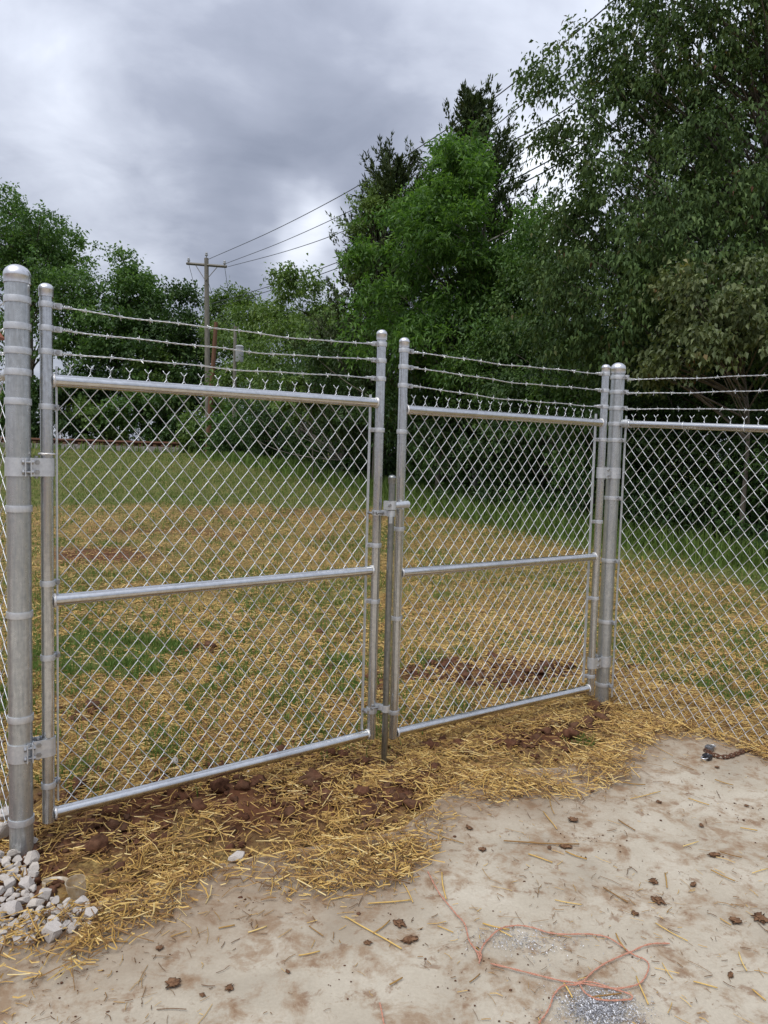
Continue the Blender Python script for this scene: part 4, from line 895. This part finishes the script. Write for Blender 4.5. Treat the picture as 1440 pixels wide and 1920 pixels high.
# crumbs of clay on the slab
n = 9000; X = rg.uniform(-1.2, 2.4, n); Y = rg.uniform(1.7, 4.5, n); s = soil(X, Y); pt = fbm(X * 2.4, Y * 2.4, 96, 4)
keep = (s < .05) & (rg.random(n) < np.clip(.04 + .8 * sstep(.5, .66, pt) + .5 * np.exp(s / .2), 0, 1) * .35); X, Y = X[keep], Y[keep]; n = len(X); sz = np.clip(rg.lognormal(-6.3, .55, n), .0009, .007)
sm = [lump(400 + i, 1, .6, .5) for i in range(5)]; VV, FF, o_ = [], [], 0
for i in range(n):
    v, f = sm[i % 5]; VV.append(v * sz[i] * np.array([1.3, 1, 1]) + np.array([X[i], Y[i], .002])); FF.append(f + o_); o_ += len(v)
tag(link('clay_crumbs', raw_mesh('clay_crumbs', np.concatenate(VV), np.concatenate(FF)), M_CLAY), 'tiny crumbs of red-brown clay scattered on the concrete', 'soil', kind='stuff')
# lumps of clay trodden onto the slab
CL = [(1062, 1590, .020), (1030, 1592, .014), (1075, 1540, .022), (1225, 1655, .016), (1235, 1692, .026), (1340, 1605, .020), (1315, 1550, .016), (1380, 1730, .020), (1425, 1725, .024), (750, 1735, .024), (770, 1765, .022), (655, 1612, .020),
      (325, 1848, .022), (430, 1855, .012), (380, 1868, .010), (1110, 1485, .012), (1140, 1460, .014), (1345, 1440, .012), (1235, 1505, .012), (1400, 1512, .012), (1300, 1660, .014), (880, 1555, .02), (905, 1595, .016), (1190, 1715, .012), (690, 1770, .014), (1370, 1830, .012), (540, 1825, .010), (300, 1780, .012)]
g = Mat('dried_mud'); nz = g.noise(60, 5, .65); g.set(Base_Color=g.ramp(nz, [(0.3, (0.085, 0.040, 0.022)), (0.7, (0.26, 0.15, 0.085))]), Roughness=.95, Specular_IOR_Level=.1).bump(nz, .8, .004); M_MUD = g.m
clm = [lump(330 + i, 3, 1.25, .22, False, 4.2) for i in range(5)]
for i, (x, y, r) in enumerate(CL):
    p = gp(x, y); v, f = clm[i % 5]; me = raw_mesh('clay_lump', v * r * .72 * np.array([1.25, .9, 1]), f)
    o = tag(link('clay_lump', me, M_MUD, None, (p[0], p[1], max(.002, float(surf(p[0], p[1]))) + r * .25), i * 1.3), 'small lump of red-brown clay lying on the concrete', 'clay', 'clay lumps on the concrete')
g = Mat('white_stone'); nz = g.noise(14, 6, .62); n2 = g.noise(70, 3, .6); oi = g.n('ShaderNodeObjectInfo')
col = g.ramp(nz, [(0.30, (0.34, 0.295, 0.25)), (0.5, (0.55, 0.505, 0.45)), (0.7, (0.74, 0.71, 0.66))]); col = g.mix(g.math('MULTIPLY', g.rng(nz, .50, .62, 0, 1), g.rng(n2, .35, .6, .1, .7)), col, (0.42, 0.30, 0.22))
col = g.mix(g.math('MULTIPLY', oi.outputs['Random'], .35), col, (0.40, 0.38, 0.38)); g.set(Base_Color=col, Roughness=.85).bump(n2, .5, .004); M_STONE = g.m
stm = []
for i in range(9):
    v, f = lump(360 + i, 3, 0, .80, True); me = raw_mesh('white_stone', v, f, None, False); me.materials.append(M_STONE); stm.append(me)
def stone(p, r, i, label, group=None):
    o = link('white_stone', stm[i % 9], None, None, (p[0], p[1], max(0.0, float(surf(p[0], p[1]))) + r * .42), random.uniform(0, 6.28)); o.scale = (r,) * 3
    o.rotation_euler = (random.uniform(-.5, .5), random.uniform(-.5, .5), random.uniform(0, 6.28)); return tag(o, label, 'stone', group)
pts = []; rs = np.random.default_rng(5)
tries = 0
while len(pts) < 150 and tries < 20000:
    tries += 1
    x, y = rs.uniform(-70, 168), rs.uniform(1598, 1775)
    lim_ = 1600 + max(0, x) * .18; hi = 1790 - max(0, x) * .30
    if not (lim_ < y < hi) or (x > 68 and y < 1692 - .1 * (168 - x)): continue
    p = gp(x, y); r = float(np.clip(rs.lognormal(-3.85, .36), .010, .040))
    if any((p[0] - q[0]) ** 2 + (p[1] - q[1]) ** 2 < (.78 * (r + q[2])) ** 2 for q in pts): continue
    pts.append((p[0], p[1], r))
    if len(pts) > 60 and rs.random() < .002: break
for i, (x, y, r) in enumerate(pts): stone((x, y), r, i, 'whitish crushed stone in the pile beside the thick gate post', 'stones in the pile by the post')
stone(gp(52, 1583), .034, 3, 'pale grey stone wedged against the foot of the thick gate post')
stone(gp(440, 1614), .036, 5, 'lone white stone lying in the straw in front of the gate')
stone(gp(2, 1560), .045, 4, 'larger grey stone behind the thick gate post'); stone(gp(16, 1535), .040, 6, 'white stone in the gap between post and fence')
stone(gp(328, 1432), .026, 2, 'dusty pale stone among the clay clods behind the gate'); stone(gp(428, 1270), .022, 1, 'small white stone on the straw behind the gate'); stone(gp(470, 1455), .018, 7, 'small dusty stone on the clay near the bottom rail'); stone(gp(485, 1255), .018, 8, 'chip of white stone in the litter behind the gate')

# ------------------------------------------------------------------ things left on the slab
g = Mat('orange_twine'); nz = g.noise(300, 2, .5); g.set(Base_Color=g.ramp(nz, [(0.3, (0.36, 0.145, 0.085)), (0.7, (0.58, 0.30, 0.21))]), Roughness=.7); M_TWINE = g.m
def smooth(P, k=10):
    P = np.array(P, float); Q = np.concatenate([[2 * P[0] - P[1]], P, [2 * P[-1] - P[-2]]]); out_ = []
    for i in range(1, len(Q) - 2):
        for t in np.linspace(0, 1, k, endpoint=False):
            a, b, c, d_ = Q[i - 1], Q[i], Q[i + 1], Q[i + 2]
            out_.append(.5 * (2 * b + (c - a) * t + (2 * a - 5 * b + 4 * c - d_) * t * t + (3 * b - 3 * c + d_ - a) * t ** 3))
    out_.append(P[-1]); return np.array(out_)
def twine(label, runs):
    root_p = gp(*runs[0][0]); root = thing('twine', label, 'twine', (root_p[0], root_p[1], 0.0))
    for run in runs:
        P = smooth([gp(x, y) for x, y in run]); n_ = len(P); P[:, 2] = .0075 + .0035 * np.abs(np.sin(np.arange(n_) * .21)); a = np.arange(n_) * .9
        b = MB()
        for q in (0, math.pi):
            b.tube(P - np.array([root_p[0], root_p[1], 0]) + .0013 * np.stack([np.cos(a + q), np.sin(a + q), .6 * np.sin(a + q)], -1), .0016, 5)
        b.obj('strand', M_TWINE, root)
    return root
twine('tangled orange plastic twine lying in loops on the concrete', [
    [(802, 1638), (815, 1665), (835, 1695), (855, 1718), (872, 1740), (880, 1770), (893, 1788), (900, 1808)], [(897, 1800), (908, 1775), (930, 1752), (960, 1740), (1000, 1745), (1050, 1757), (1120, 1757), (1160, 1775), (1190, 1797), (1212, 1806), (1215, 1825), (1195, 1852), (1150, 1858), (1090, 1850), (1010, 1835), (920, 1811)],
    [(1255, 1773), (1210, 1778), (1160, 1800), (1120, 1820), (1090, 1848), (1060, 1853), (1040, 1868), (1030, 1895), (1010, 1925)], [(1085, 1848), (1100, 1870), (1140, 1882), (1182, 1878), (1175, 1868), (1120, 1850), (1085, 1845)], [(893, 1788), (902, 1795), (898, 1812)]])
twine('short end of orange twine lying apart on the concrete', [[(712, 1885), (716, 1905), (722, 1935)]])
g = Mat('metal_filings'); f = g.attr('rnd'); g.set(Base_Color=g.ramp(f, [(0, (0.09, 0.09, 0.10)), (0.55, (0.30, 0.30, 0.32)), (1, (0.80, 0.80, 0.82))]), Roughness=.5, Metallic=.15)
n = 5200; c0, c1 = gp(1125, 1895), gp(975, 1765); pick = rg.random(n) < .86
X = np.where(pick, c0[0] + rg.normal(size=n) * .060, c1[0] + rg.normal(size=n) * .09); Y = np.where(pick, c0[1] + rg.normal(size=n) * .042, c1[1] + rg.normal(size=n) * .035)
L = rg.uniform(.0015, .006, n); tag(link('metal_filings', straws('metal_filings', X, Y, L, L * rg.uniform(.2, .6, n), rg, .002, .2, False, Z=np.full(n, .004)), g.m), 'grey and white metal filings spilled on the concrete', 'filings', kind='stuff')

# rusty chain and padlocks
g = Mat('rusty_steel'); nz = g.noise(60, 5, .6); g.set(Base_Color=g.ramp(nz, [(0.3, (0.050, 0.024, 0.015)), (0.7, (0.17, 0.075, 0.040))]), Roughness=.85, Metallic=.3).bump(nz, .5, .003); M_RUST = g.m
g = Mat('black_plastic'); g.set(Base_Color=(.016, .016, .020), Roughness=.35); M_BLACK = g.m
g = Mat('grey_lock_steel'); nz = g.noise(50, 4, .6); g.set(Base_Color=g.ramp(nz, [(.3, (.16, .16, .17)), (.7, (.34, .34, .35))]), Metallic=.8, Roughness=.45); M_LOCK = g.m
P = smooth([gp(x, y) for x, y in ((1322, 1410), (1340, 1420), (1362, 1423), (1385, 1416), (1402, 1410), (1424, 1408))], 40); cum = np.concatenate([[0], np.cumsum(np.linalg.norm(np.diff(P, axis=0), axis=1))])
lk_ = MB(); t = np.linspace(0, 2 * math.pi, 25); lk_.tube([(.0135 * math.cos(a) + (.006 if math.cos(a) > 0 else -.006), .0095 * math.sin(a), 0) for a in t], .0036, 8, False); link_me = lk_.mesh('chain_link'); link_me.materials.append(M_RUST)
chain = thing('chain', 'rusty brown steel chain trailing from the padlocks on the concrete', 'chain', (*P[0][:2], 0))
x, i = 0.008, 0
while x < cum[-1]:
    q = np.array([np.interp(x, cum, P[:, k]) for k in range(3)]); q2 = np.array([np.interp(x + .005, cum, P[:, k]) for k in range(3)]); a = math.atan2(q2[1] - q[1], q2[0] - q[0])
    o = link('chain_link', link_me, None, chain, (q[0] - P[0][0], q[1] - P[0][1], .008 + (.006 if i % 2 else 0))); o.rotation_euler = (math.radians(28 if i % 2 else 80), 0, a); x += .0245; i += 1
def padlock(label, p, rz, bw, bh, bt, body_m, sr_, open_=False, tilt=0):
    root = thing('padlock', label, 'padlock', (p[0], p[1], 0.0), rz)
    import bmesh
    bm = bmesh.new(); bmesh.ops.create_cube(bm, size=1.0); bmesh.ops.scale(bm, vec=(bw, bh, bt), verts=bm.verts); bmesh.ops.bevel(bm, geom=bm.edges[:], offset=bt * .22, segments=2, affect='EDGES', profile=.6)
    bmesh.ops.translate(bm, vec=(0, 0, bt / 2 + .004), verts=bm.verts); me = bpy.data.meshes.new('body'); bm.to_mesh(me); bm.free(); link('body', me, body_m, root)
    w_ = bw * .30; tt = np.linspace(0, math.pi, 12); zz = bt / 2 + .004; top = bh / 2 + (.028 if open_ else .018)
    MB().tube([(w_, bh / 2 - .005, zz)] + [(w_ * math.cos(a), top + w_ * math.sin(a), zz) for a in tt] + [(-w_, bh / 2 + (.010 if open_ else -.005), zz)], sr_, 10).obj('shackle', M_CAP, root)
    MB().lathe([(0.0001, 0), (.006, 0), (.006, .003), (.0001, .003)], (0, -bh * .18, bt + .0035), 14).obj('keyhole_disc', M_CAP, root)
    return root
padlock('black padlock with bright shackle at the end of the rusty chain', gp(1326, 1424), 2.2, .044, .036, .024, M_BLACK, .0038)
padlock('dull grey padlock lying open beside the black one', gp(1330, 1408), -.8, .042, .042, .026, M_LOCK, .0036, True)

# curl of clear plastic by the stones
g = Mat('clear_plastic'); nz = g.noise(25, 4, .6); g.set(Base_Color=g.ramp(nz, [(.35, (.62, .50, .34)), (.65, (.82, .76, .64))]), Roughness=.3)
tp_ = g.n('ShaderNodeBsdfTransparent'); tp_.inputs[0].default_value = (.88, .82, .70, 1); mx = g.n('ShaderNodeMixShader'); g.l(g.rng(nz, .35, .65, .42, .62), mx.inputs[0]); g.l(tp_.outputs[0], mx.inputs[1]); g.l(g.b.outputs[0], mx.inputs[2]); g.l(mx.outputs[0], g.out.inputs[0]); M_CLEAR = g.m
p = gp(146, 1664); pz = float(surf(p[0], p[1])); root = thing('plastic_cup', 'cut-off clear brownish plastic cup standing beside the stones', 'cup', (p[0], p[1], pz + .004)); root.rotation_euler = (.10, -.14, .3)
MB().lathe([(.0305, 0), (.0325, .03), (.0345, .062), (.0330, .062), (.0312, .03), (.0290, .001)], (0, 0, 0), 30, True).obj('wall', M_CLEAR, root)
p = gp(102, 1652); pz = float(surf(p[0], p[1])); tt = np.linspace(-.3, math.pi * 1.25, 26); V = []
for a in tt:
    for rr_, zz in ((.044, 0), (.044, .026), (.0428, .026), (.0428, 0)): V.append((rr_ * math.cos(a), rr_ * .8 * math.sin(a), zz))
root = link('plastic_strip', (lambda b: b.mesh('plastic_strip'))(MB().add(V, [(i * 4 + j, (i + 1) * 4 + j, (i + 1) * 4 + (j + 1) % 4, i * 4 + (j + 1) % 4) for i in range(25) for j in range(4)] + [(3, 2, 1, 0), (100, 101, 102, 103)])), M_CLEAR, None, (p[0], p[1], pz + .006)); root.rotation_euler = (-.2, .1, .4)
tag(root, 'curled clear plastic strip half round the stones', 'plastic strip')
# tuft of grass by the slab edge
p = gp(1098, 1388); rg2 = np.random.default_rng(3); n = 160
tuft = thing('grass_tuft', 'small green grass tuft in the straw near the slab edge', 'grass tuft', (p[0], p[1], 0)); me = blades('blades', p[0] + rg2.normal(size=n) * .045, p[1] + rg2.normal(size=n) * .028, rg2.uniform(.02, .055, n), np.full(n, .0042), rg2, 1.1, rg2.random(n) * .5)
me.transform(Matrix.Translation((-p[0], -p[1], .004))); link('blades', me, M_GRASS, tuft)

# ------------------------------------------------------------------ poles, wires, railway, roof
g = Mat('weathered_pole'); nz = g.noise(6, 5, .6, stretch=(4, 4, .3)); g.set(Base_Color=g.ramp(nz, [(.3, (.10, .092, .075)), (.7, (.25, .235, .20))]), Roughness=.9); M_POLE = g.m
g = Mat('treated_pole'); nz = g.noise(6, 5, .6, stretch=(4, 4, .3)); g.set(Base_Color=g.ramp(nz, [(.3, (.085, .040, .022)), (.7, (.19, .095, .055))]), Roughness=.9); M_POLE2 = g.m
g = Mat('cable'); g.set(Base_Color=(.055, .06, .07), Roughness=.6); M_CABLE = g.m
g = Mat('porcelain'); g.set(Base_Color=(.34, .35, .36), Roughness=.3); M_PORC = g.m
def utility_pole(label, px, Y, top_y, r, mat, arm=None, lean=0.0, bx=None):
    tp = at(px, top_y, Y); bx_ = at(bx if bx is not None else px, 850, Y); zg = float(gz(bx_[0], Y)) - .4
    X0 = bx_[0] if bx is not None else tp[0]
    root = thing('utility_pole', label, 'utility pole', (X0, Y, zg + .4)); o = np.array([X0, Y, zg + .4])
    MB().tube([np.array([X0, Y, zg]) - o, (np.array([X0, Y, zg]) + tp) / 2 - o, tp - o], [r * 1.25, r * 1.1, r * .85], 14).obj('shaft', mat, root)
    return root, tp, o
polA, tpA, oA = utility_pole('grey timber utility pole with a braced crossarm beyond the railway', 387, 58, 484, .19, M_POLE, bx=391)
def armpt(x, y, Y): return at(x, y, Y)
aL, aR = armpt(350, 494, 58.5), armpt(425, 500, 57.4)
ax_ = (aR - aL) / np.linalg.norm(aR - aL)
MB().tube([aL - oA, aR - oA], .11, 4).obj('crossarm', M_POLE, polA, False)
for q in (aL + ax_ * .75, aR - ax_ * .75): MB().tube([q - oA, np.array([tpA[0], 57.8, tpA[2] - 1.75]) - oA], .028, 5).obj('brace', M_POLE, polA)
ins = [aL + ax_ * .18, aR - ax_ * .18, tpA]
for q in ins: MB().lathe([(.03, 0), (.05, .10), (.12, .14), (.12, .22), (.07, .26), (.10, .32), (.05, .40), (.001, .41)], (q - oA + np.array([0, 0, .05])), 12).obj('insulator', M_PORC, polA)
polB, tpB, oB = utility_pole('reddish brown leaning pole beside the grey utility pole', 405, 57, 604, .17, M_POLE2, bx=388)
polC, tpC, oC = utility_pole('distant grey pole with a transformer can behind the brown pole', 441, 52, 612, .12, M_POLE)
c = at(449, 664, 51.7); MB().lathe([(.001, -.55), (.26, -.55), (.28, -.5), (.28, .45), (.30, .46), (.30, .52), (.2, .6), (.001, .62)], c - oC, 16).obj('transformer', M_PORC, polC); MB().tube([at(444, 656, 51.9) - oC, c - oC], .05, 5).obj('bracket', M_POLE, polC)
polD, tpD, oD = utility_pole('grey pole glimpsed through the crown of the big olive-leaved tree', 1240, 21, 30, .15, M_POLE)
dA, dD = np.array([tpA[0], 58.0]), np.array([tpD[0], 21.0])
def wire_px(label, pts, r, A2=dA, D2=dD):
    """a cable hanging in the vertical plane through two poles; pixels give the heights"""
    out_ = []
    e = D2 - A2
    for x, y in pts:
        d = ray(x, y); M2 = np.array([[d[0], -e[0]], [d[1], -e[1]]]); t_, s_ = np.linalg.solve(M2, A2); out_.append(EYE + d * t_)
    P = smooth(out_, 8); tag(link('power_line', (MB().tube(P - P[0], r, 5)).mesh('power_line'), M_CABLE, None, tuple(P[0])), label, 'power line', 'overhead lines')
pd = unit(np.array([-(dD - dA)[1], (dD - dA)[0]]))
# which plane: the middle wire over the pole top, the outer two over the arm ends
wire_px('uppermost power line, running from the pole top to the big tree', [(391, 486), (500, 438), (611, 382), (710, 325), (840, 241), (917, 191), (1024, 107), (1070, 70), (1238, -75)], .021)
wire_px('second power line, leaving the far crossarm end towards the cedars', [(424, 494), (535, 451), (688, 380), (802, 313), (917, 243), (966, 206), (1100, 110), (1238, 10)], .020, ins[1][:2], dD + np.array([.9, .6]))
wire_px('third power line, just under the second one above the cedars', [(428, 500), (540, 470), (657, 428), (800, 355), (955, 267), (1001, 243), (1120, 165), (1238, 75)], .020, ins[1][:2] + np.array([.2, -.3]), dD + np.array([-.9, -.6]))
wire_px('upper of the two low cables crossing behind the cedars', [(395, 570), (443, 556), (535, 527), (619, 497), (760, 440), (985, 325), (1070, 278), (1238, 180)], .022)
wire_px('lower of the two low cables crossing behind the cedars', [(400, 575), (443, 564), (535, 536), (619, 508), (760, 452), (1000, 333), (1070, 292), (1238, 200)], .022, dA + np.array([.1, .2]), dD + np.array([.1, .2]))
for lab, q, e in (('thin stay wire slanting down from the near crossarm end', ins[0], at(384, 600, 80)), ('thin stay wire slanting down from the far crossarm end', ins[1], at(436, 590, 80)), ('thin stay wire slanting down from below the crossarm', np.array([tpA[0], 58, tpA[2] - 1.3]), at(416, 600, 80))):
    e = np.array(e); tag(link('stay_wire', MB().tube([0 * q, (e - q) * .5 + np.array([0, 0, -.3]), e - q], .018, 5).mesh('stay_wire'), M_CABLE, None, tuple(q)), lab, 'wire', 'overhead lines')
# railway
g = Mat('ballast'); nz = g.noise(5, 5, .65); g.set(Base_Color=g.ramp(nz, [(.35, (.07, .062, .054)), (.6, (.16, .148, .135)), (.75, (.30, .285, .265))]), Roughness=.95).bump(nz, 1, .08)
Xr = np.linspace(-60, -16.5, 60); prof = [(-2.1, -.15), (-1.2, .42), (1.2, .42), (2.1, -.15)]; Yr = 62.0
V = np.array([(x, Yr + p_[0] + .3 * math.sin(x * 1.7) * (abs(p_[0]) > 1.5), float(gz(x, Yr)) + p_[1] + .08 * math.sin(x * 3.1) * (p_[1] < 0)) for x in Xr for p_ in prof])
F = [(i * 4 + j, (i + 1) * 4 + j, (i + 1) * 4 + j + 1, i * 4 + j + 1) for i in range(59) for j in range(3)]
root = thing('railway_track', 'low railway track on grey ballast at the far end of the field', 'railway', (-38, Yr, float(gz(-38, Yr)))); o = np.array([-38, Yr, float(gz(-38, Yr))])
MB().add(V - o, F).obj('ballast_bed', g.m, root)
for dy in (-.72, .72):
    MB().tube([np.array([x, Yr + dy, float(gz(x, Yr)) + .72]) - o for x in Xr], .13, 4).obj('rail', M_RUST, root)
tie_me = MB().box((0, 0, 0), (.24, 2.5, .18)).mesh('sleeper', False); tie_me.materials.append(M_POLE2)
for x in np.arange(-50, -17, .62): link('sleeper', tie_me, None, root, tuple(np.array([x, Yr, float(gz(x, Yr)) + .48]) - o))
# rust-red shed roof peeping out beside the thick post
g = Mat('rust_red_roof'); nz = g.noise(2, 4, .6); g.set(Base_Color=g.ramp(nz, [(.3, (.24, .060, .028)), (.7, (.40, .125, .060))]), Roughness=.7); M_ROOF = g.m
g = Mat('shed_boards'); nz = g.noise(3, 4, .6, stretch=(6, 6, .4)); g.set(Base_Color=g.ramp(nz, [(.3, (.14, .10, .08)), (.7, (.26, .20, .16))]), Roughness=.9)
pk = at(-75, 548, 40); ev = at(-12, 628, 40); zg = float(gz(pk[0], 40)); root = thing('shed', 'shed with a rust-red gable roof half hidden behind the thick post', 'shed', (pk[0], 42, zg)); hw = ev[0] - pk[0]; ph_, eh = pk[2] - zg, ev[2] - zg - .05
MB().add([(-hw + .3, -2, -.3), (hw - .3, -2, -.3), (hw - .3, -2, eh), (0, -2, ph_ - .12), (-hw + .3, -2, eh), (-hw + .3, -1, -.3), (hw - .3, -1, -.3), (hw - .3, -1, eh), (0, -1, ph_ - .12), (-hw + .3, -1, eh)], [(0, 1, 2, 3, 4), (9, 8, 7, 6, 5), (1, 6, 7, 2), (5, 0, 4, 9), (0, 5, 6, 1)]).obj('wall', g.m, root, False)
for s in (-1, 1):
    dxy = np.array([hw * s, eh - ph_ + .05]); 
    MB().add([(0, -2.4, ph_), (0, -.8, ph_), (dxy[0], -.8, ph_ + dxy[1]), (dxy[0], -2.4, ph_ + dxy[1]), (0, -2.4, ph_ - .35), (0, -.8, ph_ - .1), (dxy[0], -.8, ph_ + dxy[1] - .1), (dxy[0], -2.4, ph_ + dxy[1] - .35)], [(0, 3, 2, 1), (4, 5, 6, 7), (0, 4, 7, 3), (1, 2, 6, 5), (3, 7, 6, 2)]).obj('roof_slope', M_ROOF, root, False)
print('TRIS', sum(sum(len(p.vertices) - 2 for p in me.polygons) if len(me.polygons) < 5000 else len(me.loops) - 2 * len(me.polygons) for me in bpy.data.meshes))
